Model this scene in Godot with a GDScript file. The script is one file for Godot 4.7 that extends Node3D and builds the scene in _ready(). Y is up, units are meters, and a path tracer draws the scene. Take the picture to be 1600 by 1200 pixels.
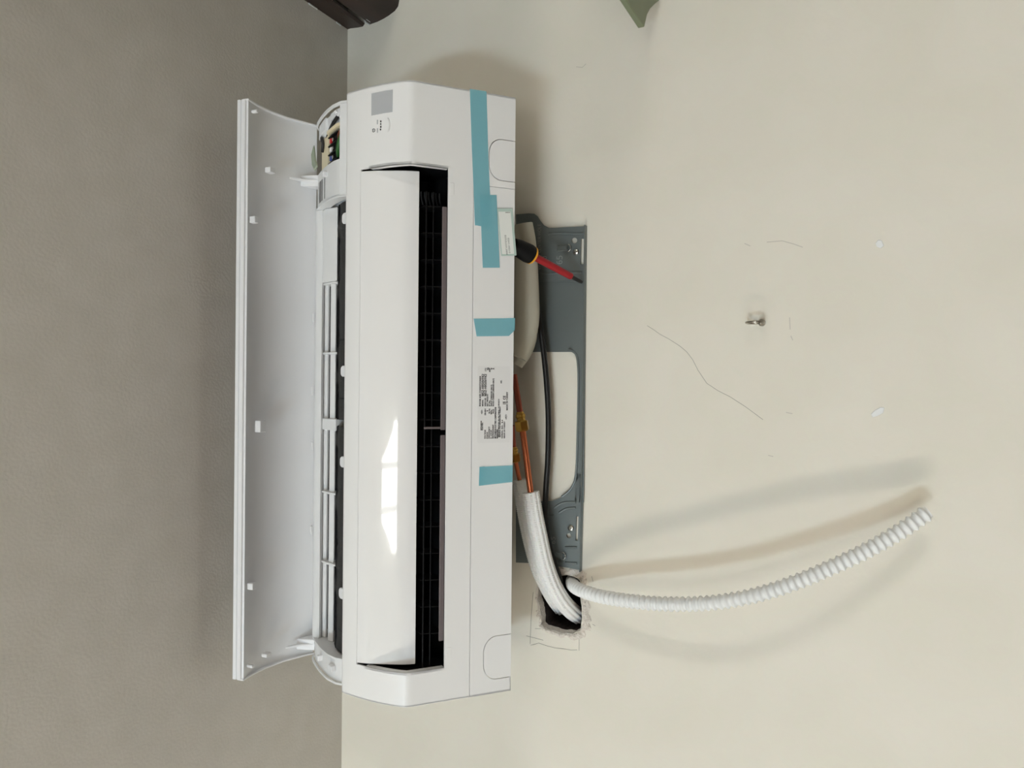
extends Node3D

var M := {}
var A0 := Vector3(0, 2.2590, 0.2588)          # lower front corner line of the indoor unit
var SD := Vector3(0, -0.6503, -0.7597)        # down the sloping underside, towards the wall
var SN := Vector3(0, -0.7597, 0.6503)         # out of the underside
var taken := {}

func _ready() -> void:
	# ---- camera ----
	var cam := Camera3D.new()
	cam.name = "camera"
	add_child(cam)
	var tilt := deg_to_rad(26.4)
	var roll := 0.0085
	var fw := Vector3(0, sin(tilt), -cos(tilt))
	var up := Vector3(0, cos(tilt), sin(tilt))
	var c_right := -up * cos(roll) + Vector3.RIGHT * sin(roll)
	var c_up := Vector3.RIGHT * cos(roll) + up * sin(roll)
	cam.transform = Transform3D(Basis(c_right, c_up, -fw), Vector3(0, 1.70, 1.08))
	cam.fov = rad_to_deg(2.0 * atan(600.0 / 1150.0))
	cam.near = 0.02
	cam.far = 200.0
	cam.current = true
	# ---- sky and exposure ----
	var sky_mat := ProceduralSkyMaterial.new()
	sky_mat.sky_top_color = Color(0.86, 0.89, 1.0)
	sky_mat.sky_horizon_color = Color(0.99, 0.99, 0.985)
	sky_mat.ground_bottom_color = Color(0.35, 0.36, 0.30)
	sky_mat.ground_horizon_color = Color(0.55, 0.55, 0.52)
	sky_mat.sun_angle_max = 0.0
	sky_mat.energy_multiplier = 8.0
	var sky := Sky.new()
	sky.sky_material = sky_mat
	var env := Environment.new()
	env.background_mode = Environment.BG_SKY
	env.sky = sky
	env.tonemap_mode = Environment.TONE_MAPPER_LINEAR
	env.tonemap_exposure = 1.0
	env.sdfgi_enabled = true
	env.ssao_enabled = true
	env.ssil_enabled = true
	var we := WorldEnvironment.new()
	we.environment = env
	add_child(we)
	# ---- daylight entering by the four windows: one soft light in each opening, as wide as its glass ----
	daylight(Vector3(-2.80, 1.55, RZ + 0.18), Vector3.FORWARD, Vector2(0.46, 1.50), Color(0.84, 0.93, 1.0), 15.5)
	daylight(Vector3(RX0 - 0.18, 1.55, 2.80), Vector3.RIGHT, Vector2(0.36, 1.50), Color(1.0, 0.95, 0.89), 9.0)
	daylight(Vector3(RX1 + 0.18, 1.55, 3.475), Vector3.LEFT, Vector2(0.31, 1.50), Color(1.0, 0.985, 0.96), 9.0)
	daylight(Vector3(-0.905, 1.20, RZ + 0.18), Vector3.FORWARD, Vector2(1.14, 0.80), Color(0.99, 0.985, 0.97), 6.0)
	make_materials()
	build_room()
	build_wall_marks()
	build_beam()
	build_green_board()
	build_bracket()
	build_unit()
	build_tapes()
	build_pipes()
	build_screwdriver()
	build_conduit()
	build_hook()

func daylight(at: Vector3, towards: Vector3, size: Vector2, c: Color, energy: float) -> void:
	var l := AreaLight3D.new()
	l.name = "window_daylight"
	l.area_size = size
	l.light_color = c
	l.light_energy = energy
	l.area_range = 14.0
	l.area_attenuation = 2.0
	l.shadow_enabled = true
	l.transform = Transform3D(Basis.looking_at(towards), at)
	add_child(l, true)

# ------------------------------------------------------------------ helpers
func numbered(called: String) -> String:
	if not taken.has(called):
		taken[called] = 0
		return called
	taken[called] += 1
	return "%s_%03d" % [called, taken[called]]

func thing(called: String, at: Vector3, label: String, category: String, group := "") -> Node3D:
	var o := Node3D.new()
	o.name = numbered(called)
	add_child(o)
	o.position = at
	o.set_meta("label", label)
	o.set_meta("category", category)
	if group:
		o.set_meta("group", group)
	return o

# commits a mesh whose vertices are in room coordinates as one named object under parent
func obj(called: String, st: SurfaceTool, m: Material, parent: Node3D = null, label := "") -> MeshInstance3D:
	var mi := MeshInstance3D.new()
	mi.mesh = st.commit()
	mi.material_override = m
	mi.cast_shadow = GeometryInstance3D.SHADOW_CASTING_SETTING_ON
	if parent:
		mi.name = called
		parent.add_child(mi, true)
		var off := Vector3.ZERO
		var p: Node = parent
		while p != self:
			off += (p as Node3D).position
			p = p.get_parent()
		mi.position = -off
	else:
		mi.name = numbered(called)
		add_child(mi)
	if label:
		mi.set_meta("label", label)
	return mi

func struct(called: String, st: SurfaceTool, m: Material, label: String, category: String) -> MeshInstance3D:
	var o := obj(called, st, m)
	o.set_meta("kind", "structure")
	o.set_meta("label", label)
	o.set_meta("category", category)
	return o

func mb() -> SurfaceTool:
	var st := SurfaceTool.new()
	st.begin(Mesh.PRIMITIVE_TRIANGLES)
	return st

func tri(st: SurfaceTool, a: Vector3, b: Vector3, c: Vector3, na: Vector3, nb: Vector3, nc: Vector3) -> void:
	# front faces run clockwise: turn the triangle so that its face agrees with its normals
	if (b - a).cross(c - a).dot(na + nb + nc) > 0.0:
		st.set_normal(na); st.add_vertex(a); st.set_normal(nc); st.add_vertex(c); st.set_normal(nb); st.add_vertex(b)
	else:
		st.set_normal(na); st.add_vertex(a); st.set_normal(nb); st.add_vertex(b); st.set_normal(nc); st.add_vertex(c)

func quad(st: SurfaceTool, a: Vector3, b: Vector3, c: Vector3, d: Vector3, n: Vector3) -> void:
	tri(st, a, b, c, n, n, n)
	tri(st, a, c, d, n, n, n)

# a polygon (local xy) extruded along local z from 0 to depth, ends chamfered by ch
func extr(st: SurfaceTool, poly_in: PackedVector2Array, T: Transform3D, depth: float, ch := 0.0, smooth_deg := 32.0) -> void:
	var poly := poly_in
	if Geometry2D.is_polygon_clockwise(poly):
		poly = poly.duplicate()
		poly.reverse()
	var n := poly.size()
	var en := []
	for i in n:
		var e: Vector2 = (poly[(i + 1) % n] - poly[i]).normalized()
		en.append(Vector2(e.y, -e.x))
	var inset := PackedVector2Array()
	for i in n:
		var a: Vector2 = en[(i - 1 + n) % n]
		var b: Vector2 = en[i]
		var mdir := (a + b).normalized()
		var k := ch / maxf(mdir.dot(b), 0.5)
		inset.append(poly[i] - mdir * k)
	var cosl := cos(deg_to_rad(smooth_deg))
	var B := T.basis
	for i in n:
		var j := (i + 1) % n
		var ne: Vector2 = en[i]
		var np: Vector2 = en[(i - 1 + n) % n]
		var nn: Vector2 = en[j]
		var n0 := ne if ne.dot(np) < cosl else (ne + np).normalized()
		var n1 := ne if ne.dot(nn) < cosl else (ne + nn).normalized()
		var w0 := (B * Vector3(n0.x, n0.y, 0)).normalized()
		var w1 := (B * Vector3(n1.x, n1.y, 0)).normalized()
		var a0 := T * Vector3(poly[i].x, poly[i].y, ch)
		var b0 := T * Vector3(poly[j].x, poly[j].y, ch)
		var a1 := T * Vector3(poly[i].x, poly[i].y, depth - ch)
		var b1 := T * Vector3(poly[j].x, poly[j].y, depth - ch)
		tri(st, a0, b0, b1, w0, w1, w1)
		tri(st, a0, b1, a1, w0, w1, w0)
		if ch > 0.0:
			for s in [0, 1]:
				var zf := Vector3(0, 0, -1.0 if s == 0 else 1.0)
				var c0 := T * Vector3(inset[i].x, inset[i].y, 0.0 if s == 0 else depth)
				var c1 := T * Vector3(inset[j].x, inset[j].y, 0.0 if s == 0 else depth)
				var nz := (B * zf).normalized()
				var m0 := (w0 + nz).normalized()
				var m1 := (w1 + nz).normalized()
				var p0 := a0 if s == 0 else a1
				var p1 := b0 if s == 0 else b1
				tri(st, p0, p1, c1, m0, m1, m1)
				tri(st, p0, c1, c0, m0, m1, m0)
	var ix := Geometry2D.triangulate_polygon(inset)
	var zn := (B * Vector3(0, 0, 1)).normalized()
	for k in range(0, ix.size(), 3):
		for s in [0, 1]:
			var z := 0.0 if s == 0 else depth
			var nn2 := -zn if s == 0 else zn
			tri(st, T * Vector3(inset[ix[k]].x, inset[ix[k]].y, z), T * Vector3(inset[ix[k + 1]].x, inset[ix[k + 1]].y, z), T * Vector3(inset[ix[k + 2]].x, inset[ix[k + 2]].y, z), nn2, nn2, nn2)

# a side profile given as (z, y), extruded along x
func xprism(st: SurfaceTool, prof: PackedVector2Array, x0: float, x1: float, ch := 0.0, smooth_deg := 32.0) -> void:
	extr(st, prof, Transform3D(Basis(Vector3(0, 0, 1), Vector3(0, 1, 0), Vector3(1, 0, 0)), Vector3(x0, 0, 0)), x1 - x0, ch, smooth_deg)

# a box by centre, size and basis
func bx(st: SurfaceTool, c: Vector3, size: Vector3, basis := Basis(), ch := 0.0006) -> void:
	var h := size * 0.5
	var p := PackedVector2Array([Vector2(-h.x, -h.y), Vector2(h.x, -h.y), Vector2(h.x, h.y), Vector2(-h.x, h.y)])
	if ch > 0.0:
		p = PackedVector2Array([Vector2(-h.x + ch, -h.y), Vector2(h.x - ch, -h.y), Vector2(h.x, -h.y + ch), Vector2(h.x, h.y - ch), Vector2(h.x - ch, h.y), Vector2(-h.x + ch, h.y), Vector2(-h.x, h.y - ch), Vector2(-h.x, -h.y + ch)])
	extr(st, p, Transform3D(basis, c - basis.z * h.z), size.z, ch)

# turns an open profile into a closed sheet section of thickness th, laid on the left (th > 0) of its run
func sheet(path: PackedVector2Array, th: float) -> PackedVector2Array:
	var n := path.size()
	var back := PackedVector2Array()
	for i in n:
		var d := Vector2.ZERO
		if i > 0:
			d += (path[i] - path[i - 1]).normalized()
		if i < n - 1:
			d += (path[i + 1] - path[i]).normalized()
		d = d.normalized()
		back.append(path[i] + Vector2(-d.y, d.x) * th)
	back.reverse()
	var out := path.duplicate()
	out.append_array(back)
	return out

func round_rect(w: float, h: float, r: float, seg := 5) -> PackedVector2Array:
	var p := PackedVector2Array()
	for q in 4:
		var c := Vector2((w * 0.5 - r) * (1 if q == 0 or q == 3 else -1), (h * 0.5 - r) * (1 if q < 2 else -1))
		for k in seg + 1:
			var a := PI * 0.5 * (q + float(k) / seg)
			p.append(c + Vector2(cos(a), sin(a)) * r)
	return p

func circle(r: float, seg := 20, c := Vector2.ZERO) -> PackedVector2Array:
	var p := PackedVector2Array()
	for k in seg:
		p.append(c + Vector2(cos(TAU * k / seg), sin(TAU * k / seg)) * r)
	return p

func spline(pts: Array, step: float) -> PackedVector3Array:
	var cv := Curve3D.new()
	cv.bake_interval = step
	for i in pts.size():
		var p: Vector3 = pts[i]
		var a: Vector3 = pts[maxi(i - 1, 0)]
		var b: Vector3 = pts[mini(i + 1, pts.size() - 1)]
		var d := (b - a) / 6.0
		var la := d
		if i > 0 and i < pts.size() - 1:
			la = (b - a).normalized()
			cv.add_point(p, -la * (p - a).length() / 3.0, la * (b - p).length() / 3.0)
		else:
			cv.add_point(p, -d, d)
	return cv.get_baked_points()

# a tube along pts; rad is a Callable(length along, angle) giving the radius
func tube(st: SurfaceTool, pts: PackedVector3Array, rad: Callable, sides := 16, caps := true) -> void:
	var n := pts.size()
	var tang := []
	for i in n:
		tang.append((pts[mini(i + 1, n - 1)] - pts[maxi(i - 1, 0)]).normalized())
	var t0: Vector3 = tang[0]
	var u := t0.cross(Vector3(0.31, 0.27, 0.91)).normalized()
	var rings := []
	var l := 0.0
	for i in n:
		var t: Vector3 = tang[i]
		if i > 0:
			l += (pts[i] - pts[i - 1]).length()
		u = (u - t * u.dot(t)).normalized()
		var v := t.cross(u)
		var ring := PackedVector3Array()
		for k in sides:
			var a := TAU * k / sides
			ring.append(pts[i] + (u * cos(a) + v * sin(a)) * float(rad.call(l, a)))
		rings.append(ring)
	var nr := []
	for i in n:
		var ns := PackedVector3Array()
		for k in sides:
			var pa: PackedVector3Array = rings[maxi(i - 1, 0)]
			var pb: PackedVector3Array = rings[mini(i + 1, n - 1)]
			var pc: PackedVector3Array = rings[i]
			var al := pb[k] - pa[k]
			var ar := pc[(k + 1) % sides] - pc[(k - 1 + sides) % sides]
			var nn := ar.cross(al).normalized()
			if nn.dot(pc[k] - pts[i]) < 0.0:
				nn = -nn
			ns.append(nn)
		nr.append(ns)
	for i in n - 1:
		for k in sides:
			var k2 := (k + 1) % sides
			tri(st, rings[i][k], rings[i][k2], rings[i + 1][k2], nr[i][k], nr[i][k2], nr[i + 1][k2])
			tri(st, rings[i][k], rings[i + 1][k2], rings[i + 1][k], nr[i][k], nr[i + 1][k2], nr[i + 1][k])
	if caps:
		for e in [0, n - 1]:
			var cn: Vector3 = -tang[0] if e == 0 else tang[n - 1]
			for k in sides:
				tri(st, pts[e], rings[e][k], rings[e][(k + 1) % sides], cn, cn, cn)

func rod(st: SurfaceTool, a: Vector3, b: Vector3, r0: float, r1: float, sides := 14) -> void:
	var L := (b - a).length()
	tube(st, PackedVector3Array([a, a.lerp(b, 0.5), b]), func(l, _a): return lerpf(r0, r1, l / L), sides)

# a body of revolution: profile of (distance along the axis, radius)
func lathe(st: SurfaceTool, o: Vector3, axis: Vector3, prof: Array, sides := 24, facets := false) -> void:
	var t := axis.normalized()
	var u := t.cross(Vector3(0.31, 0.27, 0.91)).normalized()
	var v := t.cross(u)
	for i in prof.size() - 1:
		var p: Vector2 = prof[i]
		var q: Vector2 = prof[i + 1]
		var e := (q - p).normalized()
		for k in sides:
			var a0 := TAU * k / sides
			var a1 := TAU * (k + 1) / sides
			var d0 := u * cos(a0) + v * sin(a0)
			var d1 := u * cos(a1) + v * sin(a1)
			var m := (d0 + d1).normalized()
			var n0 := ((m if facets else d0) * e.x - t * e.y).normalized()
			var n1 := ((m if facets else d1) * e.x - t * e.y).normalized()
			var pa := o + t * p.x + d0 * p.y
			var pb := o + t * p.x + d1 * p.y
			var qa := o + t * q.x + d0 * q.y
			var qb := o + t * q.x + d1 * q.y
			tri(st, pa, pb, qb, n0, n1, n1)
			tri(st, pa, qb, qa, n0, n1, n0)

func text(st: SurfaceTool, s: String, T: Transform3D, cap_h: float, width := 0.0, bold := false) -> void:
	var tm := TextMesh.new()
	var fnt := SystemFont.new()
	fnt.font_names = PackedStringArray(["Droid Sans"])
	if bold:
		fnt.font_weight = 700
	tm.font = fnt
	tm.font_size = 32
	tm.text = s
	tm.depth = 0.01
	tm.pixel_size = 1.0
	tm.curve_step = 4.0
	tm.horizontal_alignment = HORIZONTAL_ALIGNMENT_LEFT
	tm.vertical_alignment = VERTICAL_ALIGNMENT_CENTER
	var k := cap_h / 23.0
	var kx := k
	if width > 0.0:
		kx = width / maxf(tm.get_aabb().size.x, 1.0)
	st.append_from(tm, 0, T * Transform3D(Basis.from_scale(Vector3(kx, k, 0.02)), Vector3.ZERO))

# a thin stroke of pencil or print on a plane: points in local xy
func stroke(st: SurfaceTool, pts: PackedVector2Array, T: Transform3D, w: float, th: float) -> void:
	extr(st, sheet(pts, w), T, th, 0.0)

func under(x: float, s: float, n := 0.0) -> Vector3:
	return Vector3(x, A0.y, A0.z) + SD * s + SN * n

# frame on the underside: x along the unit, y up its slope, z out of it
func under_frame(x: float, s: float, n := 0.0, turn := 0.0) -> Transform3D:
	var b := Basis(Vector3.RIGHT, -SD, SN)
	b = b * Basis(Vector3(0, 0, 1), turn)
	return Transform3D(b, under(x, s, n))

func wall_frame(z: float) -> Transform3D:
	return Transform3D(Basis(), Vector3(0, 0, z))

# ------------------------------------------------------------------ materials
func noise_tex(seed_: int, freq: float, ramp_a: Color, ramp_b: Color, normal := false, bump := 4.0, size := 512) -> NoiseTexture2D:
	var nz := FastNoiseLite.new()
	nz.seed = seed_
	nz.frequency = freq
	nz.noise_type = FastNoiseLite.TYPE_SIMPLEX_SMOOTH
	nz.fractal_octaves = 4
	var t := NoiseTexture2D.new()
	t.width = size
	t.height = size
	t.seamless = true
	t.noise = nz
	if normal:
		t.as_normal_map = true
		t.bump_strength = bump
	else:
		var g := Gradient.new()
		g.set_color(0, ramp_a)
		g.set_color(1, ramp_b)
		t.color_ramp = g
	return t

func mat(key: String, c: Color, rough := 0.5, metal := 0.0, spec := 0.5) -> StandardMaterial3D:
	var m := StandardMaterial3D.new()
	m.resource_name = key
	m.albedo_color = c
	m.roughness = rough
	m.metallic = metal
	m.metallic_specular = spec
	M[key] = m
	return m

func grain(m: StandardMaterial3D, scale: float, seed_: int, freq: float, bump: float, strength := 1.0) -> void:
	m.uv1_triplanar = true
	m.uv1_world_triplanar = true
	m.uv1_scale = Vector3.ONE * scale
	m.normal_enabled = true
	m.normal_scale = strength
	m.normal_texture = noise_tex(seed_, freq, Color.BLACK, Color.WHITE, true, bump)

func make_materials() -> void:
	var wp := mat("wall_paint", Color.WHITE, 0.85)
	wp.albedo_texture = noise_tex(3, 0.006, Color(0.868, 0.850, 0.795), Color(0.886, 0.868, 0.820))
	grain(wp, 1.6, 11, 0.05, 2.0, 0.12)
	var cp := mat("ceiling_paint", Color.WHITE, 0.9)
	cp.albedo_texture = noise_tex(5, 0.008, Color(0.80, 0.785, 0.75), Color(0.825, 0.81, 0.78))
	grain(cp, 3.0, 12, 0.12, 1.5, 0.2)
	var fl := mat("floor_wood", Color.WHITE, 0.45)
	fl.albedo_texture = noise_tex(7, 0.01, Color(0.30, 0.22, 0.16), Color(0.38, 0.29, 0.21))
	fl.uv1_triplanar = true
	fl.uv1_world_triplanar = true
	fl.uv1_scale = Vector3(0.4, 0.4, 3.0)
	mat("casing", Color(0.93, 0.93, 0.925), 0.42)
	mat("panel_white", Color(0.90, 0.905, 0.91), 0.38)
	mat("gloss_white", Color(0.935, 0.935, 0.93), 0.06)
	M.gloss_white.clearcoat_enabled = true
	M.gloss_white.clearcoat = 1.0
	M.gloss_white.clearcoat_roughness = 0.02
	mat("frame_white", Color(0.88, 0.885, 0.885), 0.45)
	mat("black_plastic", Color(0.05, 0.05, 0.055), 0.5, 0.0, 0.3)
	mat("duct_black", Color(0.065, 0.07, 0.075), 0.5, 0.0, 0.3)
	mat("lip_grey", Color(0.42, 0.385, 0.385), 0.5)
	mat("stamp_bright", Color(0.62, 0.64, 0.63), 0.4, 0.3)
	var fb := mat("filter_black", Color(0.17, 0.17, 0.165), 0.7)
	grain(fb, 18.0, 21, 0.05, 6.0, 0.8)
	mat("sensor_grey", Color(0.72, 0.73, 0.74), 0.15)
	mat("print_black", Color(0.05, 0.05, 0.05), 0.6)
	mat("print_grey", Color(0.42, 0.42, 0.42), 0.6)
	mat("label_silver", Color(0.915, 0.915, 0.91), 0.35)
	mat("paper_white", Color(0.93, 0.94, 0.92), 0.7)
	mat("film_green", Color(0.74, 0.82, 0.785), 0.3)
	var tp := mat("tape_blue", Color(0.54, 0.81, 0.86, 0.52), 0.3)
	tp.transparency = BaseMaterial3D.TRANSPARENCY_ALPHA
	var gz := mat("galvanised", Color(0.46, 0.49, 0.49), 0.4, 0.5)
	mat("bright_steel", Color(0.80, 0.80, 0.78), 0.22, 1.0)
	mat("hook_steel", Color(0.62, 0.60, 0.56), 0.3, 1.0)
	mat("copper", Color(0.80, 0.47, 0.33), 0.36, 1.0)
	mat("copper_dull", Color(0.58, 0.32, 0.26), 0.4, 0.9)
	mat("brass", Color(0.80, 0.65, 0.34), 0.28, 1.0)
	var fo := mat("foam_white", Color(0.92, 0.92, 0.91), 0.75)
	fo.subsurf_scatter_enabled = true
	fo.subsurf_scatter_strength = 0.05
	var gf := mat("foam_grey", Color(0.72, 0.71, 0.65), 0.7)
	grain(gf, 8.0, 41, 0.04, 1.0, 0.3)
	mat("hose_white", Color(0.90, 0.905, 0.90), 0.42)
	mat("cable_black", Color(0.09, 0.09, 0.09), 0.4)
	mat("handle_black", Color(0.05, 0.05, 0.055), 0.6, 0.0, 0.3)
	mat("ring_yellow", Color(0.92, 0.66, 0.12), 0.4)
	mat("shank_red", Color(0.60, 0.07, 0.11), 0.45)
	var wd := mat("dark_wood", Color.WHITE, 0.38)
	wd.albedo_texture = noise_tex(51, 0.012, Color(0.15, 0.105, 0.085), Color(0.24, 0.16, 0.125))
	wd.uv1_triplanar = true
	wd.uv1_world_triplanar = true
	wd.uv1_scale = Vector3(3.0, 3.0, 0.4)
	var gp := mat("green_paint", Color.WHITE, 0.45)
	gp.albedo_texture = noise_tex(52, 0.01, Color(0.45, 0.50, 0.38), Color(0.51, 0.55, 0.43))
	gp.uv1_triplanar = true
	gp.uv1_world_triplanar = true
	var pl := mat("raw_plaster", Color.WHITE, 0.95)
	pl.albedo_texture = noise_tex(53, 0.03, Color(0.80, 0.76, 0.71), Color(0.92, 0.90, 0.87))
	grain(pl, 10.0, 54, 0.06, 8.0, 1.0)
	var bk := mat("hole_masonry", Color.WHITE, 0.95)
	bk.albedo_texture = noise_tex(55, 0.03, Color(0.20, 0.17, 0.16), Color(0.34, 0.28, 0.26))
	grain(bk, 12.0, 56, 0.06, 8.0, 1.0)
	mat("filler_white", Color(0.90, 0.905, 0.90), 0.85)
	mat("pencil", Color(0.60, 0.59, 0.55), 0.8)
	mat("scuff_grey", Color(0.78, 0.76, 0.72), 0.85)
	mat("cream_plastic", Color(0.90, 0.85, 0.72), 0.5)
	mat("wire_brown", Color(0.45, 0.20, 0.11), 0.45)
	mat("wire_green", Color(0.16, 0.36, 0.15), 0.45)
	mat("sleeve_grey", Color(0.56, 0.60, 0.53), 0.4)
	mat("wire_black", Color(0.08, 0.08, 0.08), 0.45)
	mat("terminal_red", Color(0.80, 0.18, 0.20), 0.5)
	mat("terminal_blue", Color(0.30, 0.36, 0.62), 0.5)
	mat("window_paint", Color(0.90, 0.90, 0.88), 0.4)
	mat("added_wall_render", Color(0.74, 0.74, 0.72), 0.9)
	var hl := mat("hedge_leaf", Color.WHITE, 0.8)
	hl.albedo_texture = noise_tex(61, 0.04, Color(0.24, 0.30, 0.16), Color(0.46, 0.53, 0.32))
	hl.uv1_triplanar = true
	hl.uv1_world_triplanar = true
	mat("yard_paving", Color(0.43, 0.42, 0.39), 0.95)
	var gl := mat("window_glass", Color(0.95, 0.98, 0.97, 0.06), 0.0)
	gl.transparency = BaseMaterial3D.TRANSPARENCY_ALPHA
	var cu := mat("curtain_cloth", Color(0.92, 0.91, 0.88), 0.9)
	cu.backlight_enabled = true
	cu.backlight = Color(0.5, 0.5, 0.48)

# ------------------------------------------------------------------ the room
const RX0 := -3.60
const RX1 := 3.40
const RZ := 5.50
const RY := 2.581

# a wall slab in the plane spanned by u and v with rectangular openings [u0, v0, u1, v1]
func holed_wall(st: SurfaceTool, o: Vector3, u: Vector3, v: Vector3, w: float, h: float, th: float, holes: Array) -> void:
	var n := u.cross(v)
	var cuts := [0.0, w]
	for q in holes:
		cuts.append(q[0])
		cuts.append(q[2])
	cuts.sort()
	for i in cuts.size() - 1:
		var a: float = cuts[i]
		var b: float = cuts[i + 1]
		var spans := [[0.0, h]]
		for q in holes:
			if q[0] <= a + 0.001 and q[2] >= b - 0.001:
				spans = [[0.0, q[1]], [q[3], h]]
		for s in spans:
			bx(st, o + u * (a + b) * 0.5 + v * (s[0] + s[1]) * 0.5 - n * th * 0.5, Vector3(b - a, s[1] - s[0], th), Basis(u, v, n), 0.0)

func window_unit(called: String, c: Vector3, u: Vector3, w: float, h: float, cols: int, label: String) -> void:
	# c is the middle of the opening; u runs along the wall, the room lies on the side of u x up
	var n := u.cross(Vector3.UP)
	var b := Basis(u, Vector3.UP, n)
	var root := Node3D.new()
	root.name = called
	add_child(root)
	root.position = c
	root.set_meta("kind", "structure")
	root.set_meta("label", label)
	root.set_meta("category", "window")
	var st := mb()
	for s in [-1, 1]:
		bx(st, c + u * s * (w * 0.5 - 0.025), Vector3(0.05, h, 0.07), b, 0.003)
		bx(st, c + Vector3.UP * s * (h * 0.5 - 0.025), Vector3(w - 0.1, 0.05, 0.07), b, 0.003)
	obj("window_frame", st, M.window_paint, root)
	var cw := (w - 0.1) / cols
	for k in cols:
		if k > 0:
			st = mb()
			bx(st, c + u * (-w * 0.5 + 0.05 + cw * k), Vector3(0.065, h - 0.1, 0.06), b, 0.003)
			obj("mullion", st, M.window_paint, root)
		st = mb()
		bx(st, c + u * (-w * 0.5 + 0.05 + cw * (k + 0.5)), Vector3(cw - 0.06, h - 0.1, 0.004), b, 0.0)
		obj("pane", st, M.window_glass, root)
	st = mb()
	bx(st, c + Vector3.DOWN * (h * 0.5 - 0.008) + n * 0.09, Vector3(w + 0.06, 0.03, 0.16), b, 0.004)
	obj("window_sill", st, M.window_paint, root)

func build_room() -> void:
	var st := mb()
	bx(st, Vector3((RX0 + RX1) * 0.5, -0.1, RZ * 0.5), Vector3(RX1 - RX0 + 0.4, 0.2, RZ + 0.4), Basis(), 0.0)
	struct("floor", st, M.floor_wood, "brown wooden floor of the room below the picture", "floor")
	st = mb()
	bx(st, Vector3((RX0 + RX1) * 0.5, RY + 0.1, RZ * 0.5), Vector3(RX1 - RX0 + 0.4, 0.2, RZ + 0.4), Basis(), 0.0)
	struct("ceiling", st, M.ceiling_paint, "grey plastered ceiling above the air conditioner", "ceiling")
	build_holed_back_wall()
	# side walls with one window each, rear wall with the wide window the flap mirrors and a narrow one
	st = mb()
	holed_wall(st, Vector3(RX0, 0, RZ), Vector3(0, 0, -1), Vector3.UP, RZ, RY, 0.2, [[RZ - 3.025, 0.75, RZ - 2.575, 2.35]])
	struct("wall_left", st, M.wall_paint, "cream painted side wall with a narrow window, on the hose side", "wall")
	window_unit("window_1", Vector3(RX0 - 0.1, 1.55, 2.80), Vector3(0, 0, -1), 0.45, 1.60, 1, "narrow white framed window in the side wall nearer the pipe hole")
	st = mb()
	holed_wall(st, Vector3(RX1, 0, 0), Vector3(0, 0, 1), Vector3.UP, RZ, RY, 0.2, [[3.275, 0.75, 3.675, 2.35]])
	struct("wall_right", st, M.wall_paint, "cream painted side wall with a narrow window, on the wiring side", "wall")
	window_unit("window_2", Vector3(RX1 + 0.1, 1.55, 3.475), Vector3(0, 0, 1), 0.40, 1.60, 1, "narrow white framed window in the side wall nearer the wiring end")
	st = mb()
	holed_wall(st, Vector3(RX1, 0, RZ), Vector3(-1, 0, 0), Vector3.UP, RX1 - RX0, RY, 0.2, [[RX1 + 0.28, 0.75, RX1 + 1.53, 1.65], [RX1 + 2.525, 0.75, RX1 + 3.075, 2.35]])
	struct("wall_front", st, M.wall_paint, "cream painted wall opposite the air conditioner", "wall")
	window_unit("window_4", Vector3(-2.80, 1.55, RZ + 0.1), Vector3(-1, 0, 0), 0.55, 1.60, 1, "tall narrow window beside the wide curtained window")
	window_unit("window_3", Vector3(-0.905, 1.20, RZ + 0.1), Vector3(-1, 0, 0), 1.25, 0.90, 3, "three-light window mirrored in the glossy flap")
	# curtains of the mirrored window, tied back to its sides
	for s in [-1, 1]:
		var cst := mb()
		var prev := []
		for i in 25:
			var v := i / 24.0
			var y := 1.78 - v * 1.16
			var inner := lerpf(0.16, 0.52, 1.0 - pow(minf(v / 0.62, 1.0), 1.6)) if v < 0.62 else lerpf(0.16, 0.22, (v - 0.62) / 0.38)
			var row := []
			for k in 33:
				var q := k / 32.0
				row.append(Vector3(-0.905 + s * (0.76 - inner * q), y, RZ - 0.09 + 0.02 * sin(q * 34.0 + v * 2.0)))
			if prev:
				for k in 32:
					var nn: Vector3 = (row[k + 1] - row[k]).cross(prev[k] - row[k]).normalized()
					quad(cst, prev[k], prev[k + 1], row[k + 1], row[k], nn)
			prev = row
		var co := obj("curtain", cst, M.curtain_cloth)
		co.set_meta("label", "white tied-back curtain of the wide window, %s the tall narrow window" % ("nearer" if s < 0 else "farther from"))
		co.set_meta("category", "curtain")
		co.set_meta("group", "curtains of the mirrored window")
	st = mb()
	bx(st, Vector3(0, -0.45, 2.0), Vector3(60, 0.2, 60), Basis(), 0.0)
	var gw := mb()
	bx(gw, Vector3(-1.0, 1.55, RZ + 3.6), Vector3(16.0, 3.9, 0.2), Basis(), 0.02)  # unseen wall, added to block sky and dim the wide window
	struct("added_garden_wall", gw, M.added_wall_render, "added pale rendered wall that blocks sky beyond the window opposite", "wall")
	# clipped green hedge, added with the wall to dim the wide window
	var hg := mb()
	var fn := FastNoiseLite.new()
	fn.seed = 12
	fn.frequency = 2.2
	var prev_row := []
	for i in 81:
		var x := -6.0 + i * 0.12
		var row := []
		for k in 13:
			var a := PI * k / 12.0
			var r := 1.0 + 0.28 * fn.get_noise_2d(x * 2.0, a * 3.0)
			row.append(Vector3(x, -0.36 + 1.0 * sin(a) * r, RZ + 2.6 - 0.45 * cos(a) * r))
		if prev_row:
			for k in 12:
				var nn: Vector3 = (row[k + 1] - row[k]).cross(prev_row[k] - row[k]).normalized()
				quad(hg, prev_row[k], prev_row[k + 1], row[k + 1], row[k], nn)
		prev_row = row
	var ho := obj("added_garden_hedge", hg, M.hedge_leaf)
	ho.set_meta("label", "added rounded green hedge along the added pale wall outside")
	ho.set_meta("category", "hedge")
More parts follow.
